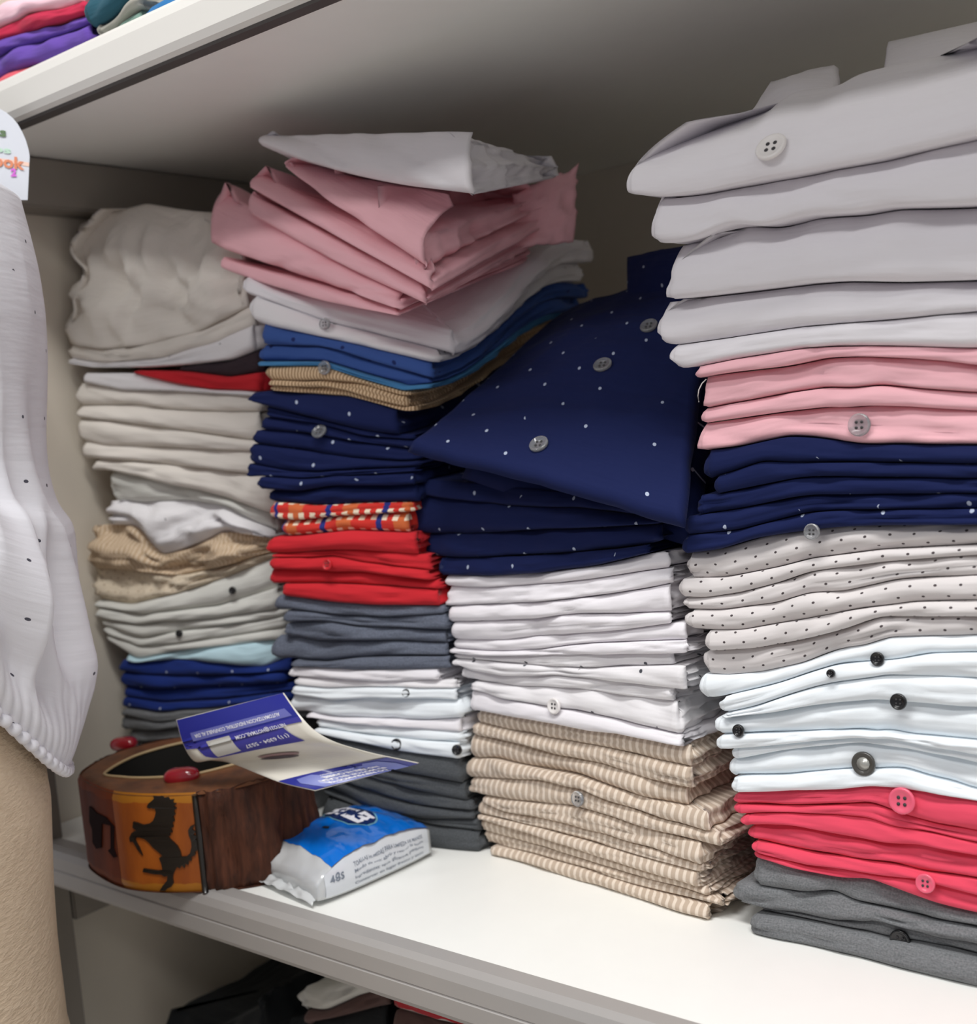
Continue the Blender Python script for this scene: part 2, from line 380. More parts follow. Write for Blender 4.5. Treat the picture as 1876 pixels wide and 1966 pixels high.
ORD = ['first', 'second', 'third', 'fourth', 'fifth', 'sixth', 'seventh', 'eighth', 'ninth', 'tenth', 'eleventh', 'twelfth']
def build_stack(sname, F0, F1, depth, top, layers, sdef, rise=0.0, smin=None, smax=None, dd=None, dop=0.006):
    """layers: list of dicts from top to bottom; each has mat, run, b = bottom seam polyline in photo pixels"""
    F0 = np.array([F0[0], F0[1], 0.0]); F1 = np.array([F1[0], F1[1], 0.0])
    e = (F1 - F0) / np.linalg.norm(F1 - F0); n = np.array([-e[1], e[0], 0.0])
    def sz(px, py):
        p = at_plane(px, py, F0, n); return float(np.dot(p - F0, e)), float(p[2])
    g = np.linspace(-0.06, 0.34, 161)
    def curve(pl):
        q = sorted(sz(*p) for p in pl); return smooth1(np.interp(g, [a for a, _ in q], [b for _, b in q]), 3)
    Z = [curve(top)] + [curve(L['b']) for L in layers]
    Z[-1] = np.zeros_like(g)
    mins = [L.get('mt', 0.0035) for L in layers]
    for i in range(len(Z) - 2, -1, -1): Z[i] = np.maximum(Z[i], Z[i + 1] + mins[i])
    dv = n if dd is None else np.array([dd[0], dd[1], 0.0])
    toXY = lambda s, d: (F0[0] + e[0] * s + dv[0] * d, F0[1] + e[1] * s + dv[1] * d)
    zmax = Z[0].mean()
    def zf(i):
        zi = Z[i]; m = float(zi[(g > 0) & (g < 0.16)].mean())
        up_ = rise * (max(0.0, m) / zmax) ** 2
        def fn(s, d):
            w = np.clip(d / 0.17, 0, 1); w = w * w * (3 - 2 * w)
            return np.interp(s, g, zi) * (1 - w) + (m + up_) * w
        return fn
    runs = {}
    for L in layers: runs.setdefault(L['run'], []).append(L)
    objs = []
    for i, L in enumerate(layers):
        b = L['b']
        def yint(x):
            q = sorted(b); return float(np.interp(x, [a for a, _ in q], [c for _, c in q]))
        s0 = sz(L['l'], yint(L['l']))[0] if L.get('l') else sdef[0] + RNG.uniform(-0.003, 0.003)
        s1 = sz(L['r'], yint(L['r']))[0] if L.get('r') else sdef[1] + RNG.uniform(-0.004, 0.004)
        if smin is not None: s0 = max(s0, smin + RNG.uniform(0, 0.003))
        if smax is not None: s1 = min(s1, smax - RNG.uniform(0, 0.003))
        rl = runs[L['run']]; k = rl.index(L)
        desc, rp = L['run']
        if len(rl) == 1: lab = desc + ' in the ' + sname
        else: lab = desc + ', ' + ('topmost' if k == 0 else 'lowest' if k == len(rl) - 1 else ORD[k] + ' down') + ' of ' + rp + ', ' + sname
        root = empty('folded_shirt', tuple(np.array([*toXY((s0 + s1) / 2, depth / 2), float(zf(i + 1)(np.array([(s0 + s1) / 2]), np.array([depth / 2]))[0])])))
        tag(root, lab, 'shirt', (rp + ' of the ' + sname).replace('the ', '', 1))
        off = L.get('off', RNG.uniform(-0.0025, 0.0035))
        kw = dict(t0=L.get('t0', RNG.uniform(0.2, 0.42)), open_right=L.get('open', dop), plies=L.get('plies', int(RNG.choice([1, 2, 2, 3]))), groove=L.get('groove', float(RNG.choice([0, 0, 0.0012, 0.002]))), crumple=L.get('crumple', 0.0), left_tip=L.get('tip', 1.5), rt=L.get('rt'), rb=L.get('rb'), wob=L.get('wob', 0.0012), lipdrop=L.get('drop', 0.0))
        if L.get('pl'): kw['placket'] = sz(L['pl'], yint(L['pl']))[0]
        body = slab('folded_body', L['mat'], root, s0, s1, off, depth + RNG.uniform(-0.012, 0.006), toXY, zf(i + 1), zf(i), **kw)
        for (px, py, dia, bm_, cen) in L.get('btn', []):
            s, z = sz(px, py); xy = toXY(s, off - L.get('bo', 0.0012)); button(root, (xy[0], xy[1], z), (-n[0], -n[1], L.get('bt', 0.15)), dia, bm_, cen)
        objs.append((root, body))
    return dict(F0=F0, e=e, n=n, sz=sz, toXY=toXY, objs=objs)
# ------------------------------------------------------------------ rightmost stack
def LY(mat, run, l, b, r=None, **k): return dict(mat=mat, run=run, l=l, b=b, r=r, **k)
S4 = 'rightmost stack'
WH = ('white folded shirt', 'the upper whites'); PK = ('pink folded shirt', 'the pinks'); NV = ('navy dotted folded shirt', 'the navies')
DT = ('off-white folded shirt with tiny black dots', 'the dotted run'); CW = ('bright white folded shirt with dark buttons', 'the lower whites')
CO = ('coral red folded shirt', 'the corals'); GR = ('grey heather folded shirt', 'the greys')
lay4 = [
 LY('white_cotton', WH, 1218, [(1216,375),(1285,381),(1363,371),(1479,348),(1552,337),(1692,310),(1876,267)], rt=0.040, t0=0.06, tip=1.0, pl=1506, btn=[(1503,288,0.0165,'white_button','thread_dark')], bt=0.7, rb=0.002, off=-0.012),
 LY('white_cotton', WH, 1258, [(1258,462),(1285,470),(1343,461),(1409,430),(1471,435),(1552,416),(1649,410),(1711,399),(1876,395)], t0=0.10, tip=0.8, rt=0.010, pl=1580, off=-0.008),
 LY('white_cotton', WH, 1279, [(1278,577),(1367,567),(1483,553),(1556,544),(1622,540),(1730,542),(1876,538)], t0=0.08, tip=1.7, rt=0.018, pl=1580, off=-0.004),
 LY('white_cotton', WH, 1255, [(1254,650),(1285,664),(1382,650),(1537,627),(1692,615),(1876,598)], t0=0.2, tip=1.4, rt=0.012, pl=1590),
 LY('white_cotton', WH, 1280, [(1279,690),(1304,710),(1416,688),(1546,668),(1596,665),(1686,664),(1876,669)], t0=0.3, pl=1600),
 LY('pink_cotton', PK, 1324, [(1326,728),(1391,717),(1506,704),(1578,688),(1647,685),(1740,689),(1813,694),(1876,703)], t0=0.25, pl=1620),
 LY('pink_cotton', PK, 1333, [(1335,787),(1506,755),(1582,744),(1632,746),(1683,740),(1740,746),(1876,756)], t0=0.1, tip=1.8, pl=1630),
 LY('pink_cotton', PK, 1333, [(1337,815),(1506,791),(1589,782),(1618,784),(1661,780),(1740,782),(1876,791)], t0=0.25, pl=1640),
 LY('pink_cotton', PK, 1330, [(1330,868),(1416,858),(1506,838),(1560,841),(1650,854),(1740,854),(1876,856)], t0=0.1, tip=1.6, groove=0.003, btn=[(1650,816,0.0118,'clear_plastic','thread_dark')], pl=1650),
 LY('navy_dotted', NV, 1345, [(1333,924),(1402,906),(1463,885),(1506,888),(1668,888),(1876,892)]),
 LY('navy_dotted', NV, 1362, [(1369,950),(1470,930),(1524,919),(1560,915),(1876,919)]),
 LY('navy_dotted', NV, 1330, [(1326,991),(1416,978),(1524,955),(1560,951),(1876,948)]),
 LY('navy_dotted', NV, 1305, [(1301,1029),(1416,1018),(1542,986),(1596,981),(1876,977)]),
 LY('navy_dotted', NV, 1303, [(1308,1065),(1380,1056),(1452,1034),(1524,1023),(1596,1014),(1668,1011),(1876,1009)], btn=[(1563,1020,0.0088,'clear_plastic','thread_dark')]),
 LY('dotted_offwhite', DT, 1303, [(1313,1113),(1383,1112),(1484,1092),(1550,1075),(1684,1058),(1876,1048)], t0=0.42, tip=1.8),
 LY('dotted_offwhite', DT, 1293, [(1300,1147),(1350,1150),(1417,1140),(1484,1123),(1550,1100),(1584,1095),(1684,1082),(1876,1068)], t0=0.42, tip=1.8),
 LY('dotted_offwhite', DT, 1300, [(1317,1173),(1383,1174),(1484,1160),(1550,1140),(1617,1137),(1717,1115),(1876,1107)], t0=0.4, tip=1.8),
 LY('dotted_offwhite', DT, 1310, [(1360,1212),(1417,1212),(1517,1194),(1584,1182),(1650,1170),(1750,1158),(1876,1155)], t0=0.5, tip=2.0, pl=1560),
 LY('dotted_offwhite', DT, 1345, [(1360,1252),(1450,1247),(1550,1227),(1617,1210),(1684,1187),(1876,1186)], t0=0.4, tip=1.6, pl=1600),
 LY('dotted_offwhite', DT, 1338, [(1383,1302),(1450,1295),(1534,1277),(1584,1257),(1627,1244),(1650,1244),(1700,1227),(1876,1224)], t0=0.55, tip=2.0, pl=1650),
 LY('cool_white_cotton', CW, 1335, [(1363,1345),(1417,1332),(1484,1317),(1550,1294),(1600,1279),(1650,1274),(1717,1269),(1784,1257),(1876,1255)], t0=0.4, btn=[(1683,1266,0.0072,'black_button','thread_dark')]),
 LY('cool_white_cotton', CW, 1373, [(1390,1370),(1450,1357),(1517,1334),(1567,1319),(1610,1310),(1677,1302),(1700,1297),(1750,1298),(1876,1304)], t0=0.4, btn=[(1599,1291,0.0045,'black_button','thread_dark')]),
 LY('cool_white_cotton', CW, 1388, [(1393,1380),(1484,1369),(1550,1357),(1617,1350),(1684,1344),(1876,1360)], btn=[(1730,1344,0.0085,'black_button','thread_dark')]),
 LY('cool_white_cotton', CW, 1365, [(1370,1412),(1484,1410),(1584,1405),(1650,1403),(1750,1414),(1876,1424)], t0=0.45, tip=0.9, pl=1640, btn=[(1419,1402,0.0070,'black_button','thread_dark')]),
 LY('cool_white_cotton', CW, 1370, [(1393,1440),(1484,1432),(1584,1422),(1650,1424),(1700,1417),(1784,1434),(1876,1450)], t0=0.5),
 LY('cool_white_cotton', CW, 1398, [(1407,1462),(1484,1447),(1550,1439),(1650,1429),(1750,1444),(1876,1470)]),
 LY('cool_white_cotton', CW, 1389, [(1392,1495),(1472,1492),(1546,1488),(1607,1481),(1693,1481),(1730,1480),(1791,1501),(1876,1523)], t0=0.4, tip=0.9, pl=1640, wob=0.002, btn=[(1656,1468,0.0128,'horn_button','silver_centre')]),
 LY('cool_white_cotton', CW, 1400, [(1406,1522),(1515,1520),(1607,1518),(1671,1511),(1730,1514),(1791,1526),(1876,1541)], tip=0.9),
 LY('coral_cotton', CO, 1397, [(1407,1546),(1500,1550),(1607,1547),(1668,1543),(1730,1566),(1791,1584),(1876,1597)], groove=0.002, btn=[(1734,1536,0.0138,'pink_button','thread_dark')]),
 LY('coral_cotton', CO, 1403, [(1407,1566),(1484,1562),(1607,1566),(1668,1572),(1714,1590),(1791,1603),(1876,1622)], t0=0.3),
 LY('coral_cotton', CO, 1420, [(1426,1586),(1515,1587),(1607,1603),(1699,1621),(1760,1624),(1876,1646)]),
 LY('coral_cotton', CO, 1427, [(1441,1616),(1546,1638),(1638,1652),(1699,1659),(1760,1675),(1876,1692)], groove=0.002),
 LY('coral_cotton', CO, 1438, [(1440,1636),(1546,1664),(1625,1672),(1699,1685),(1760,1690),(1876,1722)], btn=[(1780,1693,0.010,'pink_button','thread_dark')]),
 LY('coral_cotton', CO, 1441, [(1441,1646),(1515,1670),(1607,1689),(1668,1692),(1730,1716),(1791,1738),(1876,1759)]),
 LY('grey_heather', GR, 1436, [(1438,1702),(1515,1718),(1589,1718),(1638,1738),(1730,1762),(1791,1775),(1876,1790)], t0=0.25, tip=0.8, wob=0.002),
 LY('grey_heather', GR, 1401, [(1407,1733),(1484,1753),(1576,1772),(1653,1778),(1675,1772),(1730,1787),(1791,1805),(1876,1821)], t0=0.3, wob=0.002),
 LY('grey_heather', GR, 1446, [(1438,1756),(1515,1768),(1607,1787),(1699,1808),(1760,1818),(1876,1848)], off=0.006, btn=[(1722,1812,0.011,'black_button','thread_dark')]),
 LY('grey_heather', GR, 1440, [(1440,1790),(1546,1821),(1638,1845),(1730,1873),(1876,1897)], t0=0.3, tip=0.8, rb=0.003),
]
st4 = build_stack(S4, (0.548, 0.115), (0.674, 0.112), 0.24, [(1305,242),(1432,199),(1479,160),(1560,152),(1603,124),(1711,95),(1876,66)], lay4, (0.0, 0.215), rise=0.012, smax=0.222)

# ------------------------------------------------------------------ third stack
S3 = 'third stack from left'
NV3 = ('navy dotted folded shirt', 'the navies'); W3 = ('white folded shirt', 'the whites'); B3 = ('beige striped folded shirt', 'the beiges')
lay3 = [
 LY('navy_dotted', NV3, 757, [(757,945),(857,959),(964,973),(1106,977),(1266,995)], r=1270, t0=0.2),
 LY('navy_dotted', NV3, 782, [(782,1025),(892,1027),(999,1020),(1106,1016),(1248,1009),(1273,1005)], r=1275, t0=0.15, tip=0.8),
 LY('navy_dotted', NV3, 810, [(810,1070),(892,1073),(1035,1066),(1177,1055),(1248,1045),(1277,1034)], r=1278, t0=0.15, tip=0.8),
 LY('navy_dotted', NV3, 840, [(842,1105),(928,1107),(1035,1101),(1142,1087),(1248,1062)], r=1258, t0=0.2, tip=0.8),
 LY('white_cotton', W3, 845, [(846,1126),(932,1129),(998,1126),(1064,1121),(1130,1113),(1230,1098),(1286,1091)], r=1288),
 LY('white_cotton', W3, 850, [(851,1165),(932,1162),(1031,1157),(1130,1147),(1230,1132),(1296,1119)], r=1299, t0=0.12, pl=1040),
 LY('white_cotton', W3, 856, [(858,1195),(932,1193),(1021,1189),(1074,1182),(1107,1179),(1197,1179),(1299,1174)], r=1299, t0=0.3, tip=0.7, pl=1045),
 LY('white_cotton', W3, 863, [(883,1228),(965,1230),(1031,1222),(1097,1218),(1197,1210),(1296,1197)], r=1297, t0=0.5, tip=1.8, pl=1060),
 LY('white_cotton', W3, 866, [(869,1245),(932,1253),(1031,1248),(1088,1240),(1130,1236),(1230,1232),(1325,1230)], r=1324),
 LY('white_cotton', W3, 860, [(862,1254),(932,1260),(1031,1260),(1064,1258),(1130,1258),(1197,1256),(1327,1255)], r=1328),
 LY('speckled_white', W3, 866, [(873,1265),(965,1274),(1031,1279),(1114,1284),(1197,1281),(1296,1278)], r=1298),
 LY('speckled_white', W3, 867, [(867,1275),(899,1288),(965,1298),(1015,1299),(1061,1298),(1130,1304),(1230,1314),(1327,1327)], r=1328, wob=0.0018),
 LY('speckled_white', W3, 879, [(879,1304),(932,1314),(998,1322),(1038,1321),(1097,1324),(1197,1337),(1296,1350)], r=1300, wob=0.0018),
 LY('speckled_white', W3, 897, [(899,1324),(965,1344),(1031,1355),(1081,1364),(1130,1372),(1197,1387),(1289,1410)], r=1312, open=0.009, plies=3, btn=[(1068,1354,0.0105,'white_button','thread_dark')]),
 LY('white_cotton', W3, 901, [(902,1364),(965,1375),(1064,1390),(1130,1405),(1197,1413),(1309,1435)], r=1322, tip=0.7, open=0.008, plies=3),
 LY('beige_striped', B3, 902, [(904,1389),(980,1407),(1045,1421),(1126,1434),(1208,1452),(1331,1480)], r=1331, t0=0.45),
 LY('beige_striped', B3, 899, [(902,1415),(980,1429),(1058,1452),(1143,1470),(1240,1499),(1335,1520)], r=1335, t0=0.4),
 LY('beige_striped', B3, 892, [(905,1459),(941,1459),(1013,1477),(1104,1493),(1175,1517),(1240,1538),(1318,1555)], r=1323, t0=0.45, wob=0.0018),
 LY('beige_striped', B3, 892, [(902,1494),(980,1499),(1032,1499),(1078,1511),(1110,1516),(1175,1542),(1273,1577),(1367,1602)], r=1367, wob=0.002, open=0.008, plies=1),
 LY('beige_striped', B3, 897, [(905,1524),(980,1538),(1058,1546),(1126,1558),(1175,1571),(1273,1603),(1391,1634)], r=1390, wob=0.002, open=0.009, btn=[(1113,1532,0.0100,'clear_plastic','thread_dark')]),
 LY('beige_striped', B3, 922, [(928,1542),(967,1560),(1045,1574),(1143,1600),(1240,1629),(1354,1665)], r=1358, open=0.008),
 LY('beige_striped', B3, 912, [(915,1563),(980,1577),(1045,1594),(1143,1623),(1240,1649),(1354,1681)], r=1357),
 LY('beige_striped', B3, 914, [(915,1572),(1013,1600),(1110,1633),(1208,1665),(1348,1707)], r=1351, open=0.008),
 LY('beige_striped', B3, 912, [(925,1597),(1013,1626),(1110,1652),(1208,1685),(1364,1729)], r=1364, t0=0.45, open=0.008),
 LY('beige_striped', B3, 920, [(935,1623),(1013,1642),(1110,1668),(1208,1701),(1390,1751)], r=1392, t0=0.45, open=0.009),
 LY('beige_striped', B3, 935, [(936,1638),(987,1644),(1045,1668),(1120,1691),(1208,1725),(1367,1774)], r=1372, rb=0.003),
]
st3 = build_stack(S3, (0.335, 0.140), (0.5265, 0.115), 0.19, [(757,915),(857,925),(964,935),(1106,950),(1266,985)], lay3, (0.0, 0.185), rise=0.02, dop=0.010)

# ------------------------------------------------------------------ second stack
S2 = 'second stack from left'
WT2 = ('off-white shirt with small button', 'whites under pinks'); BL2 = ('blue folded shirt', 'the blues'); BG2 = ('tan fine-striped folded shirt', 'the tans'); NV2 = ('navy dotted folded shirt', 'the navies')
PL2 = ('red and orange plaid folded shirt', 'the plaids'); RD2 = ('bright red folded shirt', 'the reds'); SG2 = ('slate grey folded shirt', 'the slates')
W2 = ('white folded shirt', 'the lower whites'); CH2 = ('charcoal folded shirt', 'the charcoals')
lay2 = [
 LY('white_cotton', WT2, 452, [(448,560),(512,580),(614,618),(734,648),(879,686)], r=872, t0=0.3, open=0.006),
 LY('speckled_white', WT2, 474, [(474,610),(495,622),(648,655),(828,697)], r=850, t0=0.35, btn=[(627,622,0.0085,'clear_plastic','thread_dark')]),
 LY('blue_cotton', BL2, 495, [(497,662),(605,665),(650,674),(693,688),(828,729)], r=838, tip=1.0),
 LY('blue_cotton', BL2, 488, [(491,694),(605,694),(649,709),(722,729),(807,753)], r=832),
 LY('sky_blue_cotton', BL2, 489, [(491,703),(620,703),(693,726),(807,760),(834,768)], r=836, btn=[(629,706,0.0100,'clear_plastic','thread_dark')]),
 LY('tan_fine_striped', BG2, 505, [(508,729),(590,731),(620,729),(693,737),(772,761)], r=800),
 LY('tan_fine_striped', BG2, 508, [(511,741),(590,744),(625,744),(664,751),(766,782)], r=790),
 LY('tan_fine_striped', BG2, 510, [(511,750),(599,757),(664,762),(775,791)], r=805),
 LY('navy_dotted', NV2, 472, [(473,770),(514,783),(605,805),(693,826),(766,838)], r=775, tip=2.0),
 LY('navy_dotted', NV2, 498, [(503,801),(605,815),(693,838),(781,845)], r=800),
 LY('navy_dotted', NV2, 486, [(488,826),(576,832),(664,848),(781,863)], r=800, btn=[(609,829,0.0115,'clear_plastic','thread_dark')], bt=0.9),
 LY('navy_dotted', NV2, 472, [(485,852),(576,867),(664,880),(766,887)], r=800, tip=1.8),
 LY('navy_dotted', NV2, 471, [(470,890),(547,905),(605,908),(752,899)], r=805, tip=1.0),
 LY('navy_dotted', NV2, 467, [(500,915),(576,920),(635,914),(752,909)], r=805, tip=2.2),
 LY('navy_dotted', NV2, 489, [(500,939),(576,943),(635,933),(752,933)], r=805, tip=2.0),
 LY('navy_dotted', NV2, 506, [(508,964),(605,971),(693,967),(793,965)], r=805, tip=1.6),
 LY('red_plaid', PL2, 511, [(514,996),(564,1000),(635,993),(781,984)], r=795, tip=1.0),
 LY('red_plaid', PL2, 533, [(533,1031),(591,1027),(664,1019),(778,1024)], r=790, tip=1.0),
 LY('red_cotton', RD2, 508, [(517,1065),(591,1060),(643,1056),(693,1056),(805,1066)], r=812),
 LY('red_cotton', RD2, 514, [(514,1072),(591,1072),(635,1069),(693,1081),(825,1096)], r=832),
 LY('red_cotton', RD2, 516, [(517,1093),(605,1096),(635,1099),(693,1099),(825,1115)], r=832, btn=[(633,1083,0.0080,'red_button','thread_dark')]),
 LY('red_cotton', RD2, 504, [(532,1122),(605,1122),(679,1124),(840,1134)], r=846, tip=2.2),
 LY('red_cotton', RD2, 535, [(536,1145),(635,1157),(722,1163),(849,1165)], r=850, tip=0.7),
 LY('slate_heather', SG2, 516, [(550,1173),(648,1183),(732,1187),(852,1181)], r=856, tip=1.8),
 LY('slate_heather', SG2, 533, [(533,1197),(606,1194),(676,1206),(760,1208),(860,1212)], r=862, wob=0.002),
 LY('slate_heather', SG2, 540, [(542,1223),(592,1233),(634,1231),(676,1231),(760,1234),(855,1237)], r=860, wob=0.002, open=0.008),
 LY('slate_heather', SG2, 512, [(544,1268),(600,1276),(676,1265),(760,1262),(860,1262)], r=862, tip=2.0, wob=0.002, open=0.008),
 LY('slate_heather', SG2, 552, [(592,1282),(676,1287),(760,1286),(866,1285)], r=868, open=0.008),
 LY('white_cotton', W2, 548, [(555,1301),(648,1307),(718,1310),(830,1308)], r=850, open=0.008),
 LY('speckled_white', W2, 556, [(564,1318),(620,1324),(704,1321),(838,1324)], r=880, open=0.008, btn=[(779,1331,0.006,'black_button','thread_dark')]),
 LY('cool_white_cotton', W2, 554, [(558,1332),(634,1346),(718,1341),(816,1343),(886,1346)], r=886, open=0.008),
 LY('cool_white_cotton', W2, 547, [(572,1369),(648,1380),(732,1383),(816,1385),(894,1380)], r=894, wob=0.0025),
 LY('white_cotton', W2, 580, [(592,1380),(676,1393),(760,1398),(891,1408)], r=894),
 LY('cool_white_cotton', W2, 596, [(606,1398),(704,1413),(760,1418),(883,1427)], r=894, btn=[(762,1429,0.0085,'black_button','thread_dark')]),
 LY('cool_white_cotton', W2, 600, [(606,1408),(676,1424),(760,1441),(894,1458)], r=894, btn=[(884,1437,0.0075,'black_button','thread_dark')]),
 LY('charcoal_heather', CH2, 600, [(606,1440),(746,1481),(816,1492),(894,1506)], r=898),
 LY('charcoal_heather', CH2, 602, [(606,1462),(732,1502),(816,1522),(900,1542)], r=905),
 LY('charcoal_heather', CH2, 604, [(606,1480),(676,1511),(788,1547),(922,1560)], r=915),
 LY('charcoal_heather', CH2, 606, [(606,1505),(704,1553),(802,1574),(911,1576)], r=918),
 LY('charcoal_heather', CH2, 608, [(616,1530),(716,1565),(816,1586),(922,1600)], r=925),
 LY('charcoal_heather', CH2, 610, [(630,1560),(730,1595),(830,1618),(939,1637)], r=932, rb=0.003),
]
st2 = build_stack(S2, (0.188, 0.102), (0.328, 0.140), 0.20, [(448,525),(512,555),(614,580),(734,605),(879,640)], lay2, (0.0, 0.145), rise=0.045, dd=(0.0, 1.0))

# ------------------------------------------------------------------ leftmost stack
S1 = 'leftmost stack'
CRM = ('crumpled white blouse', 'the top whites'); RD1 = ('red shirt', 'red'); DP1 = ('dark plaid shirt', 'dark'); WB1 = ('creamy white folded shirt', 'the middle whites')
GW1 = ('pale grey rumpled shirt', 'the rumpled greys'); TB1 = ('rumpled tan striped shirt', 'tans'); EG1 = ('greyish white folded shirt', 'the lower off-whites')
LB1 = ('pale blue folded shirt', 'pale'); RB1 = ('royal blue dotted folded shirt', 'the blues'); GG1 = ('plain grey folded shirt', 'the greys behind the wooden bowl')
lay1 = [
 LY('cream_cotton', CRM, 85, [(99,655),(185,672),(258,664),(380,632),(453,592),(500,570)], r=478, crumple=0.022, rt=0.028, t0=0.3, mt=0.07, wob=0.002),
 LY('cream_cotton', CRM, 100, [(99,685),(185,698),(300,688),(400,658),(485,620)], crumple=0.004, t0=0.35),
 LY('speckled_white', CRM, 104, [(99,694),(185,709),(241,709),(364,700),(440,690),(490,668)], crumple=0.002),
 LY('dark_plaid', DP1, 330, [(250,711),(330,712),(363,714),(430,724),(500,714)], mt=0.002),
 LY('red_cotton', RD1, 250, [(150,716),(251,716),(330,735),(400,748),(510,752)], tip=2.5, mt=0.002),
 LY('speckled_white', WB1, 147, [(150,735),(230,750),(330,752),(480,762)]),
 LY('cream_cotton', WB1, 133, [(142,780),(248,777),(297,786),(364,790),(479,792)], tip=2.2),
 LY('cream_cotton', WB1, 138, [(139,803),(231,813),(330,826),(476,846)], tip=1.6),
 LY('cream_cotton', WB1, 141, [(142,842),(198,856),(297,859),(476,868)], tip=1.8),
 LY('cream_cotton', WB1, 150, [(165,880),(264,888),(364,899),(496,914)], tip=1.8),
 LY('cream_cotton', WB1, 175, [(198,903),(297,925),(397,948),(512,984)], tip=1.6, wob=0.002),
 LY('grey_white_cotton', GW1, 198, [(211,962),(260,966),(340,963),(420,975),(520,1025)], crumple=0.003, wob=0.002),
 LY('speckled_white', GW1, 198, [(210,1008),(250,1012),(280,1055),(296,1068),(320,1062),(380,1040),(420,1022),(520,1035)], crumple=0.010, wob=0.003),
 LY('tan_rumpled', TB1, 150, [(160,1090),(250,1097),(330,1108),(420,1090),(510,1062)], crumple=0.014, wob=0.003, tip=1.6),
 LY('cream_dotted', ('rumpled cream dotted shirt', 'creams'), 158, [(165,1150),(240,1163),(330,1142),(420,1112),(510,1074)], crumple=0.011, wob=0.002),
 LY('grey_white_cotton', EG1, 172, [(175,1168),(270,1182),(291,1178),(413,1164),(535,1126)], btn=[(449,1133,0.006,'black_button','thread_dark')]),
 LY('grey_white_cotton', EG1, 178, [(180,1186),(260,1202),(300,1196),(420,1187),(545,1168)]),
 LY('grey_white_cotton', EG1, 190, [(190,1202),(270,1226),(330,1214),(430,1202),(545,1184)], btn=[(345,1216,0.006,'black_button','thread_dark')]),
 LY('grey_white_cotton', EG1, 194, [(195,1214),(260,1244),(330,1238),(430,1224),(540,1207)]),
 LY('grey_white_cotton', EG1, 197, [(200,1228),(260,1268),(330,1252),(430,1242),(520,1230)], tip=2.0),
 LY('light_blue_cotton', LB1, 235, [(240,1268),(260,1274),(330,1268),(430,1274),(500,1282),(540,1265)], tip=2.0, wob=0.002),
 LY('royal_dotted', RB1, 221, [(225,1290),(300,1300),(400,1298),(550,1290)]),
 LY('royal_dotted', RB1, 226, [(230,1318),(300,1325),(400,1320),(550,1312)]),
 LY('royal_dotted', RB1, 225, [(228,1337),(300,1352),(420,1345),(540,1330)]),
 LY('royal_dotted', RB1, 230, [(235,1360),(300,1368),(380,1362),(540,1347)]),
 LY('grey_heather', GG1, 232, [(235,1374),(300,1387),(340,1384),(540,1365)]),
 LY('grey_heather', GG1, 230, [(240,1402),(300,1404),(350,1397),(540,1385)]),
 LY('grey_heather', GG1, 232, [(240,1430),(540,1415)]),
 LY('grey_heather', GG1, 234, [(245,1470),(540,1455)], rb=0.003),
]
st1 = build_stack(S1, (-0.002, 0.090), (0.172, 0.137), 0.22, [(75,430),(150,402),(205,392),(222,384),(300,398),(400,408),(480,430)], lay1, (0.0, 0.165), rise=0.0, smin=-0.030, smax=0.168, dd=(0.0, 1.0))

# ------------------------------------------------------------------ sheets (thick cloth or paper from a grid of points)
def sheet(name, mat, G, thick, parent=None, uvscale=1.0, edge=True):
    G = np.asarray(G, dtype=float); M, N = G.shape[:2]
    du = np.gradient(G, axis=0); dv = np.gradient(G, axis=1)
    nr = np.cross(du, dv); nr /= np.linalg.norm(nr, axis=2, keepdims=True) + 1e-12
    top = G; bot = G - nr * thick
    ua = np.concatenate([[0], np.cumsum(np.linalg.norm(np.diff(G[:, N // 2], axis=0), axis=1))])
    va = np.concatenate([[0], np.cumsum(np.linalg.norm(np.diff(G[M // 2], axis=0), axis=1))])
    V = [tuple(p) for p in top.reshape(-1, 3)] + [tuple(p) for p in bot.reshape(-1, 3)]
    uv = [(ua[i] * uvscale, va[j] * uvscale) for i in range(M) for j in range(N)] * 2
    F = []; o = M * N
    for i in range(M - 1):
        for j in range(N - 1):
            a, b, c, d = i * N + j, (i + 1) * N + j, (i + 1) * N + j + 1, i * N + j + 1
            F.append((a, b, c, d)); F.append((o + d, o + c, o + b, o + a))
    per = [(i, 0) for i in range(M)] + [(M - 1, j) for j in range(1, N)] + [(i, N - 1) for i in range(M - 2, -1, -1)] + [(0, j) for j in range(N - 2, 0, -1)]
    cen = G.reshape(-1, 3).mean(axis=0); mid = []
    for (i, j) in per:
        m = (top[i, j] + bot[i, j]) / 2; q = m - cen; q = q / (np.linalg.norm(q) + 1e-9)
        V.append(tuple(m + q * thick * (0.45 if edge else 0.0))); uv.append((ua[i] * uvscale, va[j] * uvscale)); mid.append(len(V) - 1)
    L = len(per)
    for k in range(L):
        k2 = (k + 1) % L; a = per[k][0] * N + per[k][1]; b = per[k2][0] * N + per[k2][1]
        F.append((b, a, mid[k], mid[k2])); F.append((mid[k2], mid[k], o + a, o + b))
    return mk(name, V, F, mat, parent, uv)
def bil(c00, c10, c11, c01, a, b):
    return (c00 * (1 - a) * (1 - b) + c10 * a * (1 - b) + c11 * a * b + c01 * (1 - a) * b)
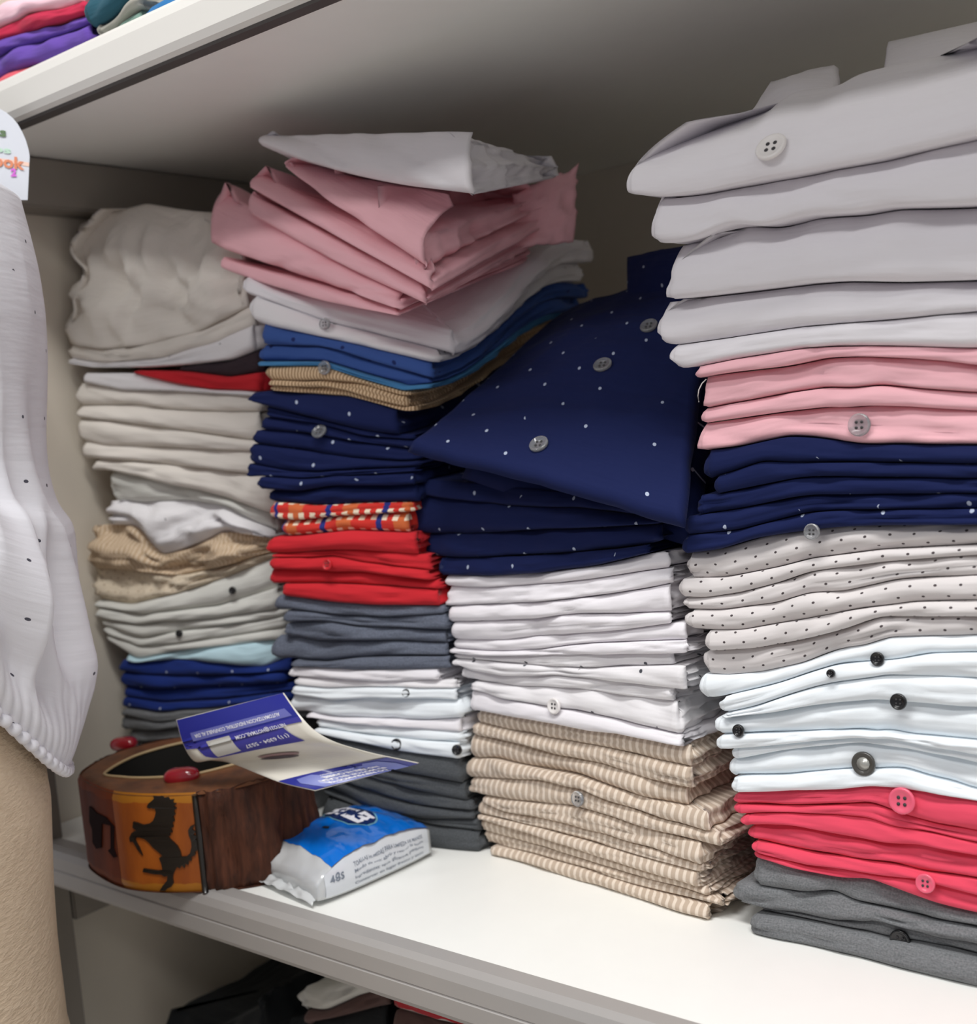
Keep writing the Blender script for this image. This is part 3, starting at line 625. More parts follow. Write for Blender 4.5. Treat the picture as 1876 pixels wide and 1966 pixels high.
def quad_sheet(name, mat, corners, thick, parent=None, M=40, N=30, bulge=0.0, wr=0.0, wf=30.0, seed=0.0):
    c = [np.array(x, dtype=float) for x in corners]
    nr = np.cross(c[1] - c[0], c[3] - c[0]); nr /= np.linalg.norm(nr)
    G = np.zeros((M, N, 3))
    for i in range(M):
        for j in range(N):
            a, b = i / (M - 1), j / (N - 1); p = bil(*c, a, b)
            h = bulge * math.sin(math.pi * a) * math.sin(math.pi * b) if bulge else 0.0
            if wr:
                q = Vector(p * wf) + Vector((seed, 0, 0)); h += wr * (mnoise.noise(q) - 0.8 * abs(mnoise.noise(q * 1.9)))
            G[i, j] = p + nr * h
    return sheet(name, mat, G, thick, parent), nr

# ------------------------------------------------------------------ slumped navy shirt lying across the third stack
nb = [at_y(795, 848, 0.112), at_y(1302, 984, 0.098), at_y(1352, 505, 0.250), at_y(1080, 592, 0.275)]
nv = empty('folded_shirt', tuple((nb[0] + nb[1]) / 2)); tag(nv, 'navy dotted shirt slumped open on top of the third stack, clear buttons', 'shirt')
nbody, nrm = quad_sheet('folded_body', 'navy_dotted', nb, 0.012, nv, 60, 44, bulge=0.010, wr=0.004, wf=14)
from mathutils.bvhtree import BVHTree
bvh = BVHTree.FromPolygons([v.co.copy() for v in nbody.data.vertices], [tuple(p.vertices) for p in nbody.data.polygons])
for (px, py, d) in ((1036, 855, 0.0125), (1158, 703, 0.0125), (1247, 628, 0.0120)):
    # find the point of the bulged sheet under the pixel
    hit, hn, _i, _d = bvh.ray_cast(Vector(CAM), Vector(ray(px, py)).normalized())
    if hit is not None:
        hn = hn if hn.dot(Vector(CAM) - hit) > 0 else -hn; button(nv, tuple(hit + hn * 0.0012), tuple(hn), d, 'clear_plastic')
cq = [at_y(1205, 580, 0.250), at_y(1345, 640, 0.215), at_y(1352, 462, 0.246), at_y(1202, 492, 0.276)]
quad_sheet('collar', 'navy_dotted', cq, 0.005, nv, 20, 14, bulge=0.004, wr=0.002, wf=30, seed=3)
# support under the slumped shirt: its folded back
quad_sheet('folded_back', 'navy_dotted', [nb[0] + np.array([0.02, 0.03, -0.018]), nb[1] + np.array([-0.01, 0.03, -0.016]), nb[2] + np.array([0, -0.005, -0.03]), nb[3] + np.array([0.0, -0.005, -0.03])], 0.016, nv, 24, 18, bulge=0.004)

# ------------------------------------------------------------------ pink shirts and the white one turned askew on the second stack
def askew(mat, A, B, C, tA, tB, tC, yA, yB, yC, label, group, **k):
    a, b, c = at_y(*A, yA), at_y(*B, yB), at_y(*C, yC); d = a + c - b; d[2] = 0.5 * (a[2] + c[2])
    ta, tb, tc = at_y(A[0], tA, yA)[2], at_y(B[0], tB, yB)[2], at_y(C[0], tC, yC)[2]; td = max(d[2] + 0.004, 0.5 * (ta + tc)); Ls = np.linalg.norm((b - a)[:2]); Ld = np.linalg.norm((c - b)[:2])
    def W(s, dd, q): u, v = s / Ls, dd / Ld; return q[0] * (1 - u) * (1 - v) + q[1] * u * (1 - v) + q[2] * u * v + q[3] * (1 - u) * v
    toXY = lambda s, dd: (W(s, dd, (a[0], b[0], c[0], d[0])), W(s, dd, (a[1], b[1], c[1], d[1])))
    sag = k.pop('sag', 0.0)
    zb = lambda s, dd: W(s, dd, (a[2], b[2], c[2], d[2])) - sag * np.sin(np.pi * np.clip(s / Ls, 0, 1)) * np.clip(1 - dd / Ld, 0, 1)
    zt = lambda s, dd: np.maximum(zb(s, dd) + 0.003, W(s, dd, (ta, tb, tc, td)))
    root = empty('folded_shirt', tuple((a + b + c + d) / 4)); tag(root, label, 'shirt', group)
    slab('folded_body', mat, root, 0.0, Ls, 0.0, Ld, toXY, zb, zt, **k); return root
GP = 'pinks turned askew on the second stack'
askew('pink_cotton', (415,512), (766,608), (1020,500), 492, 598, 488, 0.112, 0.098, 0.25, 'pink shirt turned askew, lowest of five on the second stack', GP, t0=0.2, open_right=0.004, sag=0.004)
askew('pink_cotton', (398,470), (770,597), (1030,488), 352, 563, 470, 0.112, 0.098, 0.25, 'pink shirt turned askew with its left corner standing up, second stack', GP, t0=0.12, rt=0.014, open_right=0.005, wob=0.002)
askew('pink_cotton', (470,407), (822,588), (1045,466), 364, 565, 436, 0.112, 0.098, 0.25, 'pink shirt turned askew, middle of five on the second stack', GP, t0=0.15, open_right=0.006, sag=0.003)
askew('pink_cotton', (474,360), (832,562), (1062,430), 322, 522, 390, 0.112, 0.097, 0.25, 'pink shirt turned askew, second of five down, second stack', GP, t0=0.12, open_right=0.006, rt=0.012)
pk = askew('pink_cotton', (530,314), (819,520), (1060,392), 298, 385, 352, 0.114, 0.098, 0.25, 'pink shirt turned askew, right beneath the top white shirt', GP, t0=0.08, rt=0.035, open_right=0.010, wob=0.003, crumple=0.002)
quad_sheet('sleeve_tail', 'pink_cotton', [at_y(985,470,0.215), at_y(1102,456,0.250), at_y(1110,318,0.262), at_y(990,372,0.225)], 0.004, pk, 16, 16, wr=0.006, wf=60, seed=4)
askew('white_cotton', (489,276), (915,372), (1085,338), 254, 243, 300, 0.112, 0.100, 0.235, 'white shirt lying askew at the very top of the second stack', GP, t0=0.15, rt=0.010, open_right=0.014, plies=2, wob=0.002, sag=0.006)

# collar of the top right white shirt
top4 = st4['objs'][0][0]
quad_sheet('collar', 'white_cotton', [at_y(1420,240,0.146), at_y(1612,196,0.146), at_y(1600,122,0.185), at_y(1478,150,0.185)], 0.006, top4, 24, 10, bulge=0.006, wr=0.003, wf=40)
quad_sheet('collar_stand', 'white_cotton', [at_y(1700,138,0.155), at_y(1900,96,0.155), at_y(1900,36,0.195), at_y(1706,80,0.195)], 0.006, top4, 24, 10, bulge=0.004)

# ------------------------------------------------------------------ wooden bowl
wood_h = lambda y: 0.070 + 0.10 * max(0.0, y)          # the top is cut a little askew
def nt_wood(name, c1, c2, edge=None, rough=0.28, coat=0.5, grain=(30, 30, 8), bump=0.25):
    a = NT(name, rough); tc = a.n('ShaderNodeTexCoord').outputs['Object']
    f = a.noise(a.mapv(tc, grain), 1.0, 5, 0.6); g = a.noise(tc, 55, 3)
    mr = a.n('ShaderNodeMapRange'); mr.inputs[1].default_value = 0.32; mr.inputs[2].default_value = 0.68; a.l(f, mr.inputs[0])
    c = a.mix(mr.outputs[0], lin(c1), lin(c2))
    if edge is not None:
        s = a.n('ShaderNodeSeparateXYZ'); a.l(tc, s.inputs[0])
        z = s.outputs[2]; e = a.math('ADD', a.math('LESS_THAN', a.math('ADD', z, a.math('MULTIPLY', g, 0.006)), 0.0095), a.math('GREATER_THAN', a.math('ADD', z, a.math('MULTIPLY', g, 0.006)), 0.0665))
        c = a.mix(a.math('MULTIPLY', e, 0.8), c, lin(edge))
    a.l(c, a.b.inputs['Base Color']); a.l(a.bump(f, bump, 0.002), a.b.inputs['Normal'])
    a.b.inputs['Specular IOR Level'].default_value = 0.2 if rough > 0.45 else 0.4; a.b.inputs['Coat Weight'].default_value = coat; a.b.inputs['Coat Roughness'].default_value = 0.2
    MATS[name] = a.m
nt_wood('varnished_amber', (172, 92, 26), (126, 58, 18), edge=(176, 116, 30), rough=0.4, coat=0.25)
nt_wood('varnished_redbrown', (126, 58, 26), (86, 38, 22), edge=(126, 60, 24), rough=0.6, coat=0.0)
nt_wood('bark', (92, 54, 38), (46, 28, 22), rough=0.75, coat=0.05, grain=(170, 170, 22), bump=0.9)
nt_wood('cut_wood', (124, 78, 48), (84, 54, 38), rough=0.5, coat=0.15, grain=(60, 60, 60))
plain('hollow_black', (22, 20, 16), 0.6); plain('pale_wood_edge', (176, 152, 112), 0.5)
plain('red_wax', (150, 22, 36), 0.15, coat=0.8); plain('emblem_black', (20, 17, 14), 0.35, coat=0.4); plain('lettering_dark', (34, 16, 16), 0.8, spec=0.1)
out_pts = [(0.062,0.012),(0.074,-0.009),(0.100,-0.019),(0.140,-0.0245),(0.172,-0.017),(0.202,-0.001),(0.216,0.010),(0.232,0.030),(0.240,0.052),(0.236,0.074),(0.214,0.090),(0.180,0.0935),(0.150,0.093),(0.118,0.086),(0.090,0.073),(0.069,0.052),(0.060,0.032)]
def closed_curve(pts, sub):
    P = np.array(pts); n = len(P); o = []
    for i in range(n):
        p0, p1, p2, p3 = P[i - 1], P[i], P[(i + 1) % n], P[(i + 2) % n]
        for k in range(sub):
            t = k / sub; o.append(0.5 * ((2 * p1) + (-p0 + p2) * t + (2 * p0 - 5 * p1 + 4 * p2 - p3) * t * t + (-p0 + 3 * p1 - 3 * p2 + p3) * t ** 3))
    return np.array(o)
SUB = 8; OUT = closed_curve(out_pts, SUB); NO = len(OUT)
hole_pts = [(0.098,-0.002),(0.120,-0.001),(0.144,0.006),(0.172,0.021),(0.190,0.046),(0.200,0.062),(0.190,0.076),(0.168,0.0815),(0.140,0.079),(0.112,0.066),(0.096,0.046),(0.090,0.024)]
HOL = closed_curve(hole_pts, 8); NH = len(HOL)
bowl = empty('wooden_bowl', (0.15, 0.03, 0.0)); tag(bowl, 'varnished log bowl with carved black horse and red beads, left shelf end', 'bowl')
tg = np.roll(OUT, -1, 0) - np.roll(OUT, 1, 0); onr = np.stack([tg[:, 1], -tg[:, 0]], 1); onr /= np.linalg.norm(onr, axis=1, keepdims=True)
def wall(name, i0, i1, mat, rough, bulge=0.0):
    V, F, nz = [], [], 16; idx = list(range(i0, i1 + 1))
    for i in idx:
        p, q = OUT[i % NO], onr[i % NO]
        for k in range(nz + 1):
            t = k / nz; h = wood_h(p[1]); z = 0.0006 + (h - 0.0006) * t
            d = bulge * 4 * t * (1 - t) - 0.0022 * max(0, t - 0.94) / 0.06 - 0.0018 * max(0, 0.05 - t) / 0.05
            if rough:
                s = i * 0.35
                d += rough * (mnoise.noise(Vector((s, z * 22, 1.0))) - 0.7 * abs(mnoise.noise(Vector((s * 2.2, z * 30, 5.0)))) + 0.5 * mnoise.noise(Vector((s * 4, z * 90, 9.0))))
            V.append((p[0] + q[0] * d, p[1] + q[1] * d, z))
    for a in range(len(idx) - 1):
        for k in range(nz): F.append((a * (nz + 1) + k, (a + 1) * (nz + 1) + k, (a + 1) * (nz + 1) + k + 1, a * (nz + 1) + k + 1))
    return mk(name, V, F, mat, bowl)
pan1 = wall('carved_panel', 0, 3 * SUB, 'varnished_redbrown', 0.0006)
pan2 = wall('carved_panel', 3 * SUB, 5 * SUB, 'varnished_amber', 0.0003)
bark = wall('bark', 5 * SUB, NO, 'bark', 0.0055)
V, F = [], []
for i in range(NO):                     # rim between the outline and the hollow
    p = OUT[i]; ang = i / NO
    d2 = ((HOL - p) ** 2).sum(1); h = HOL[int(np.argmin(d2))]
    for k in range(6):
        t = k / 5; q = p * (1 - t) + h * t
        V.append((q[0] - onr[i][0] * 0.001 * (1 - t), q[1] - onr[i][1] * 0.001 * (1 - t), wood_h(q[1]) + (0.0008 * math.sin(t * 3.1)) - 0.0003 - 0.0012 * (k == 0)))
for i in range(NO):
    j = (i + 1) % NO
    for k in range(5): F.append((i * 6 + k, j * 6 + k, j * 6 + k + 1, i * 6 + k + 1))
mk('rim', V, F, 'cut_wood', bowl)
V = [(OUT[i][0], OUT[i][1], 0.0006) for i in range(NO)]; mk('base', V, [tuple(range(NO))[::-1]], 'bark', bowl)
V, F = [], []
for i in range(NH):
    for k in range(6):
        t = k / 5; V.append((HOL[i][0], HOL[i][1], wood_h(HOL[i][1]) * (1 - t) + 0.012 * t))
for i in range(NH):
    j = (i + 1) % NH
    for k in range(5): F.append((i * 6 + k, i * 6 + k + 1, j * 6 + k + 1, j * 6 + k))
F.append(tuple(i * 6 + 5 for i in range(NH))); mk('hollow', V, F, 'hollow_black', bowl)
def tube(name, pts, r, mat, parent, closed=False, n=8, ry=None):
    P = [Vector(p) for p in pts]; m = len(P); V, F = [], []
    for i, p in enumerate(P):
        t = (P[(i + 1) % m] - P[i - 1]) if closed or 0 < i < m - 1 else (P[1] - P[0] if i == 0 else P[-1] - P[-2])
        t.normalize(); x = t.cross(Vector((0, 0, 1))); x = x.normalized() if x.length > 1e-4 else Vector((1, 0, 0)); y = t.cross(x)
        rr = r(i / (m - 1)) if callable(r) else r
        for k in range(n):
            a = 2 * math.pi * k / n; V.append(p + x * rr * math.cos(a) + y * (ry or rr) * math.sin(a))
    for i in range(m if closed else m - 1):
        j = (i + 1) % m
        for k in range(n): F.append((i * n + k, j * n + k, j * n + (k + 1) % n, i * n + (k + 1) % n))
    if not closed: F.append(tuple(range(n))[::-1]); F.append(tuple((m - 1) * n + k for k in range(n)))
    return mk(name, V, F, mat, parent)
tube('rim_line', [(p[0], p[1], wood_h(p[1]) + 0.0004) for p in HOL], 0.0011, 'pale_wood_edge', bowl, closed=True)
p = OUT[5 * SUB]; q = onr[5 * SUB]
tube('groove', [(p[0] + q[0] * 0.0003, p[1] + q[1] * 0.0003, z) for z in np.linspace(0.001, wood_h(p[1]) - 0.001, 8)], 0.0022, 'emblem_black', bowl)
def bead(px, py, lx, ly, lz, rot):
    c = at_z(px, py, 0.0735); V, F = [], []; n, m = 20, 10
    for i in range(m + 1):
        ph = math.pi * i / m
        for k in range(n):
            a = 2 * math.pi * k / n; sx = abs(math.cos(a)) ** 0.7 * math.copysign(1, math.cos(a)); sy = abs(math.sin(a)) ** 0.7 * math.copysign(1, math.sin(a))
            rr = math.sin(ph) ** 0.6; x, y = lx * sx * rr, ly * sy * rr
            V.append((c[0] + x * math.cos(rot) - y * math.sin(rot), c[1] + x * math.sin(rot) + y * math.cos(rot), c[2] + lz * math.cos(ph)))
    for i in range(m):
        for k in range(n): F.append((i * n + k, (i + 1) * n + k, (i + 1) * n + (k + 1) % n, i * n + (k + 1) % n))
    return mk('red_bead', V, F, 'red_wax', bowl)
bead(349, 1490, 0.0128, 0.0070, 0.0060, 0.62); bead(238, 1428, 0.0110, 0.0065, 0.0055, 0.5)
# the carved horse, cut as a flat relief on the amber panel
from mathutils.geometry import tessellate_polygon
def relief(name, crop, ox, oy, sc, panel, mat, lift=0.0012):
    tree = BVHTree.FromPolygons([v.co.copy() for v in panel.data.vertices], [tuple(p.vertices) for p in panel.data.polygons])
    pts, use = [], []
    for (cx, cy) in crop:
        hit, hn, _i, _d = tree.ray_cast(Vector(CAM), Vector(ray(ox + cx / sc, oy + cy / sc)).normalized())
        if hit is None: continue
        hn = hn if hn.dot(Vector(CAM) - hit) > 0 else -hn; pts.append((hit, hn)); use.append((cx, cy))
    V = [tuple(p + q * lift) for p, q in pts] + [tuple(p - q * 0.0006) for p, q in pts]
    n_ = len(pts); tri = tessellate_polygon([[Vector((c[0], -c[1], 0)) for c in use]])
    F = [tuple(t) for t in tri] + [(i, (i + 1) % n_, n_ + (i + 1) % n_, n_ + i) for i in range(n_)]
    return mk(name, V, F, mat, panel, smooth=False)
HORSE = [(745,620),(775,650),(800,645),(815,662),(850,655),(862,678),(895,672),(888,700),(915,705),(893,728),(918,745),(893,765),(908,795),(888,815),(902,850),(880,868),(892,900),(868,915),(884,945),(858,950),(866,972),(845,985),(880,1018),(925,1060),(948,1105),(958,1150),(1000,1148),(1030,1120),(1042,1070),(1038,1020),(1018,970),(1012,930),(1032,897),(1068,878),(1046,922),(1075,940),(1055,968),(1090,980),(1074,1008),(1108,1030),(1085,1060),(1104,1085),(1070,1112),(1075,1135),(1040,1150),(1042,1185),(1020,1180),(1015,1220),(990,1205),(985,1245),(958,1222),(945,1248),(920,1235),(900,1270),(888,1300),(885,1330),(892,1370),(872,1402),(840,1412),(822,1432),(812,1468),(758,1462),(775,1430),(805,1392),(838,1350),(842,1312),(815,1318),(790,1300),(740,1298),(690,1288),(635,1278),(642,1250),(700,1258),(760,1266),(800,1262),(790,1210),(772,1162),(800,1142),(758,1105),(718,1072),(688,1035),(650,1003),(604,988),(578,990),(572,1012),(604,1070),(634,1142),(594,1092),(556,1024),(532,1030),(524,990),(545,950),(582,930),(552,908),(556,858),(590,866),(640,884),(690,874),(720,850),(735,820),(744,780),(735,746),(722,752),(712,742),(690,748),(668,735),(680,708),(702,690),(730,672),(722,645)]
relief('horse_emblem', HORSE, 130, 1380, 1876 / 430.0, pan2, 'emblem_black')
relief('lettering', [(330,470),(400,520),(470,600),(640,680),(800,710),(830,630),(900,660),(925,740),(870,870),(790,850),(785,1260),(840,1420),(790,1440),(680,1300),(730,1260),(725,830),(560,790),(550,1250),(460,1270),(390,1150),(380,900),(330,760)], 140, 1500, 1180 / 120.0, pan1, 'lettering_dark', 0.0009)

tube('loose_thread', [tuple(at_y(px, py, 0.108)) for px, py in ((1356,728),(1348,736),(1342,748),(1340,760),(1342,772))], 0.0003, 'white_button', st4['objs'][6][0], n=6)
# ------------------------------------------------------------------ printed words as thin flat meshes
def text_tris(s, bold=0.0):
    cu = bpy.data.curves.new('t', 'FONT'); cu.body = s; cu.align_x = 'CENTER'; cu.align_y = 'CENTER'; cu.size = 1.0; cu.offset = bold; cu.resolution_u = 2
    ob = bpy.data.objects.new('t', cu); COL.objects.link(ob); dg = bpy.context.evaluated_depsgraph_get(); dg.update()
    me = ob.evaluated_get(dg).to_mesh(); v = [(p.co.x, p.co.y) for p in me.vertices]; f = [tuple(p.vertices) for p in me.polygons]
    ob.evaluated_get(dg).to_mesh_clear(); bpy.data.objects.remove(ob); bpy.data.curves.remove(cu)
    return np.array(v), f
def print_on(name, s, mapf, w, h, mat, parent, bold=0.02):
    """mapf(x, y) -> 3D point; the text is fitted into a w by h box centred on 0"""
    v, f = text_tris(s, bold)
    if len(v) == 0: return None
    mn, mx = v.min(0), v.max(0); v = (v - (mn + mx) / 2) / (mx - mn) * np.array([w, h])
    return mk(name, [mapf(x, y) for x, y in v], f, mat, parent, smooth=False)
plain('print_white', (232, 232, 240), 0.5); plain('print_grey', (120, 128, 142), 0.6); plain('print_black', (22, 22, 26), 0.6)
plain('print_pale_grey', (196, 194, 188), 0.5)
plain('flyer_paper', (226, 222, 210), 0.32, coat=0.2); plain('flyer_blue', (32, 40, 140), 0.3, coat=0.3); plain('flyer_violet', (62, 62, 158), 0.3, coat=0.3)
plain('flyer_pale_blue', (112, 122, 190), 0.35, coat=0.2); plain('flyer_band', (104, 108, 178), 0.35, coat=0.2); plain('flyer_photo_dark', (66, 54, 66), 0.4); plain('flyer_photo_skin', (150, 118, 122), 0.4)

# ------------------------------------------------------------------ leaflet bent over the bowl
E0 = [(338,1382),(352,1430),(374,1462),(405,1460),(445,1466),(500,1487),(545,1504),(605,1518)]
E1 = [(545,1330),(575,1372),(603,1402),(640,1424),(690,1440),(735,1451),(770,1458),(805,1465)]
Z0 = [0.121, 0.104, 0.092, 0.0885, 0.0855, 0.082, 0.079, 0.075]
Z1 = [0.138, 0.126, 0.116, 0.108, 0.100, 0.094, 0.089, 0.084]
TA = [0, 0.16, 0.28, 0.39, 0.52, 0.69, 0.83, 1.0]
def hermite(t, xs, ys):
    ys = np.array(ys, float); i = int(np.clip(np.searchsorted(xs, t) - 1, 0, len(xs) - 2)); h = xs[i + 1] - xs[i]; u = (t - xs[i]) / h
    def sl(k):
        if k == 0: return (ys[1] - ys[0]) / (xs[1] - xs[0])
        if k == len(xs) - 1: return (ys[-1] - ys[-2]) / (xs[-1] - xs[-2])
        return (ys[k + 1] - ys[k - 1]) / (xs[k + 1] - xs[k - 1])
    return ys[i] * (2*u**3 - 3*u**2 + 1) + h * sl(i) * (u**3 - 2*u**2 + u) + ys[i + 1] * (-2*u**3 + 3*u**2) + h * sl(i + 1) * (u**3 - u**2)
def fly(a, b, off=0.0):
    def P(a, b):
        p0 = at_z(hermite(a, TA, [e[0] for e in E0]), hermite(a, TA, [e[1] for e in E0]), hermite(a, TA, Z0))
        p1 = at_z(hermite(a, TA, [e[0] for e in E1]), hermite(a, TA, [e[1] for e in E1]), hermite(a, TA, Z1))
        return p0 * (1 - b) + p1 * b
    p = P(a, b)
    if off:
        d1 = P(min(1, a + 0.01), b) - P(max(0, a - 0.01), b); d2 = P(a, 1.0) - P(a, 0.0); n = np.cross(d1, d2); n /= np.linalg.norm(n)
        p = p + n * off
    return p
leaf = empty('leaflet', tuple(fly(0.5, 0.5))); tag(leaf, 'blue and white printed leaflet bent over the wooden bowl, text upside down', 'leaflet')
G = np.array([[fly(a, b) for b in np.linspace(0, 1, 14)] for a in np.linspace(0, 1, 50)])
sheet('paper', 'flyer_paper', G, 0.0004, leaf, edge=False)
def patch(name, poly, mat, off, parent=leaf):
    """filled polygon given in leaflet coordinates, finely divided so that it follows the bend"""
    bm = bmesh.new(); vs = [bm.verts.new((p[0], p[1], 0)) for p in poly]; bm.faces.new(vs)
    for ax in (0, 1):
        for k in np.linspace(0, 1, 50 if ax == 0 else 14)[1:-1]:
            co = (k, 0, 0) if ax == 0 else (0, k, 0); no = (1, 0, 0) if ax == 0 else (0, 1, 0)
            bmesh.ops.bisect_plane(bm, geom=bm.verts[:] + bm.edges[:] + bm.faces[:], plane_co=co, plane_no=no)
    bmesh.ops.triangulate(bm, faces=bm.faces[:]); bm.verts.index_update()
    V = [fly(v.co.x, v.co.y, off) for v in bm.verts]; F = [tuple(v.index for v in f.verts) for f in bm.faces]; bm.free()
    F2 = []
    for f in F:
        n = np.cross(V[f[1]] - V[f[0]], V[f[2]] - V[f[0]]); F2.append(f if n[2] > 0 else f[::-1])
    return mk(name, V, F2, mat, parent)
def ell(ca, cb, ra, rb, n=24): return [(ca + ra * math.cos(2 * math.pi * i / n), cb + rb * math.sin(2 * math.pi * i / n)) for i in range(n)]
patch('print_panel', [(0.003,0.01),(0.003,0.99),(0.17,0.99),(0.17,0.01)], 'flyer_blue', 0.0006)
patch('print_panel', [(0.17,0.01),(0.17,0.99),(0.205,0.985),(0.20,0.82),(0.335,0.86),(0.30,0.18),(0.26,0.12),(0.20,0.10),(0.19,0.01)], 'flyer_violet', 0.0006)
patch('print_band', [(0.10,0.10),(0.10,0.93),(0.155,0.95),(0.155,0.10)], 'flyer_band', 0.0009)
patch('blank_square', [(0.175,0.20),(0.175,0.40),(0.285,0.40),(0.285,0.20)], 'print_pale_grey', 0.0009)
patch('print_photo', ell(0.45, 0.48, 0.030, 0.16), 'flyer_photo_skin', 0.0006); patch('print_photo', ell(0.485, 0.44, 0.026, 0.15), 'flyer_photo_dark', 0.0009)
patch('print_panel', [(0.80,0.0),(0.72,1.0),(0.998,0.995),(0.998,0.005)], 'flyer_blue', 0.0006)
patch('print_panel', [(0.825,0.12),(0.80,0.28),(0.83,0.32),(0.79,0.72),(0.755,0.76),(0.755,0.88),(0.85,0.93),(0.998,0.90),(0.998,0.10),(0.88,0.07)], 'flyer_pale_blue', 0.0009)
def leaf_text(s, a, b, wb, ha, mat='print_white', bold=0.02, sk=0.0):
    print_on('printed_line', s, lambda x, y: fly(min(0.998, a + y + sk * x), b - x, 0.0012), wb, ha, mat, leaf, bold)
leaf_text('AUTOMATIZACION INDUSTRIAL CONFIABLE AL DIA', 0.127, 0.50, 0.74, 0.024)
leaf_text('NETO21@HOTMAIL.COM', 0.195, 0.65, 0.42, 0.030)
leaf_text('(11) 6304 - 5537', 0.262, 0.64, 0.36, 0.032)
for k in range(6): leaf_text('mantenimiento reparacion instalacion de equipos', 0.50 + k * 0.030, 0.66, 0.42, 0.010, 'print_pale_grey', 0.0, 0.05)
leaf_text('DE LUNES A SABADO', 0.825, 0.46, 0.30, 0.014, 'print_white', 0.02, 0.06)
leaf_text('NO TIRE NI CAMBIE', 0.862, 0.53, 0.50, 0.032, 'print_white', 0.05, 0.04)
leaf_text('SU MOTOR EN CASA', 0.910, 0.49, 0.60, 0.032, 'print_white', 0.05, 0.02)
leaf_text('LO REPARAMOS YA', 0.957, 0.46, 0.56, 0.032, 'print_white', 0.05, 0.01)

# ------------------------------------------------------------------ pack of wet wipes
plain('film_clear', (240, 243, 244), 0.16, spec=0.8, transmission=0.35, coat=0.6); plain('film_blue', (0, 112, 214), 0.16, coat=0.8); plain('film_print_white', (216, 221, 228), 0.18, coat=0.7)
plain('logo_navy', (10, 40, 100), 0.2, coat=0.8); plain('logo_ring', (120, 180, 205), 0.2, coat=0.8); plain('film_hole', (14, 22, 34), 0.5)
pk0 = at_z(612, 1744, 0.0); pkd = np.array([0.010, 0.100, 0.0]); pkw = np.array([-0.072, 0.016, 0.0]); PH = 0.030
pack = empty('wet_wipes_pack', tuple(pk0 + (pkd + pkw) / 2)); tag(pack, 'blue and clear plastic pack of wipes lying on the white shelf', 'wipes pack')
def pp(u, v, w, off=0.0):
    """u along the length 0..1 (0 at the near end), v across 0..1 (0 at the printed side), w height 0..1 ; pillow shaped"""
    e = abs(2 * u - 1) ** 3.2
    hh = PH * (1 - 0.62 * (1 if u < 0.5 else 0.55) * e) * (1 - 0.10 * abs(2 * v - 1) ** 3)
    zc = 0.0008 + (PH * 0.20 if u < 0.5 else PH * 0.1) * e * 0.6
    bul = 0.004 * math.sin(math.pi * np.clip(w, 0, 1)) * (1 - e)
    nz = 0.0016 * mnoise.noise(Vector((u * 9, v * 5, w * 3))) + 0.0008 * mnoise.noise(Vector((u * 23, v * 14, w * 9)))
    p = pk0 + pkd * u + pkw * v + np.array([0, 0, zc + hh * w])
    p = p + (-pkw / np.linalg.norm(pkw)) * (bul + off * (v < 0.01)) * (1 if v < 0.5 else -1) * (abs(2 * v - 1) ** 4)
    p[2] += (nz + off * (w > 0.99)) * (1 if w > 0.3 else 0) + (0.0035 * math.sin(math.pi * u) * math.sin(math.pi * v) if w > 0.5 else 0)
    return p
def shell(name, U, R, mat, off):
    """R: list of (v, w) pairs forming the cross-section path"""
    V = [pp(u, v, w, off) for u in U for (v, w) in R]; n = len(R)
    F = [(i * n + j, i * n + j + 1, (i + 1) * n + j + 1, (i + 1) * n + j) for i in range(len(U) - 1) for j in range(n - 1)]
    return V, F
ring = [(0.0, w) for w in np.linspace(0.04, 0.93, 9)] + [(v, 1.0) for v in np.linspace(0.03, 0.97, 22)] + [(1.0, w) for w in np.linspace(0.93, 0.04, 9)] + [(v, 0.0) for v in np.linspace(0.97, 0.03, 12)]
U = np.linspace(0, 1, 44); V = [pp(u, v, w) for u in U for (v, w) in ring]; n = len(ring)
F = [(i * n + j, (i + 1) * n + j, (i + 1) * n + (j + 1) % n, i * n + (j + 1) % n) for i in range(len(U) - 1) for j in range(n)] + [tuple(range(n)), tuple((len(U) - 1) * n + j for j in range(n))[::-1]]
mk('film_body', V, F, 'film_clear', pack)
def onpack(name, U, R, mat, off):
    V, F = shell(name, U, R, mat, off); return mk(name, V, F, mat, pack)
blue_top = onpack('blue_panel', np.linspace(0.13, 0.99, 36), [(v, 1.0) for v in np.linspace(0.0, 0.93, 22)], 'film_blue', 0.0005)
onpack('printed_side', np.linspace(0.06, 0.97, 30), [(0.0, w) for w in np.linspace(0.10, 0.96, 9)], 'film_print_white', 0.0005)
onpack('blue_base', np.linspace(0.02, 0.5, 16), [(v, 0.0) for v in np.linspace(0.25, 0.99, 8)], 'film_blue', 0.0)
def packell(cu, cv, ru, rv, mat, name, off, parent):
    V = [pp(cu, cv, 1.0, off)] + [pp(cu + ru * r * math.cos(a), cv + rv * r * math.sin(a), 1.0, off) for r in (0.35, 0.7, 1.0) for a in np.linspace(0, 2 * math.pi, 33)[:-1]]
    F = [(0, 1 + i, 1 + (i + 1) % 32) for i in range(32)] + [(1 + 32 * k + i, 1 + 32 * (k + 1) + i, 1 + 32 * (k + 1) + (i + 1) % 32, 1 + 32 * k + (i + 1) % 32) for k in (0, 1) for i in range(32)]
    return mk(name, V, F, mat, parent)
packell(0.60, 0.60, 0.150, 0.40, 'logo_ring', 'logo_ring', 0.0008, blue_top); packell(0.60, 0.60, 0.136, 0.38, 'logo_navy', 'logo_ground', 0.0011, blue_top)
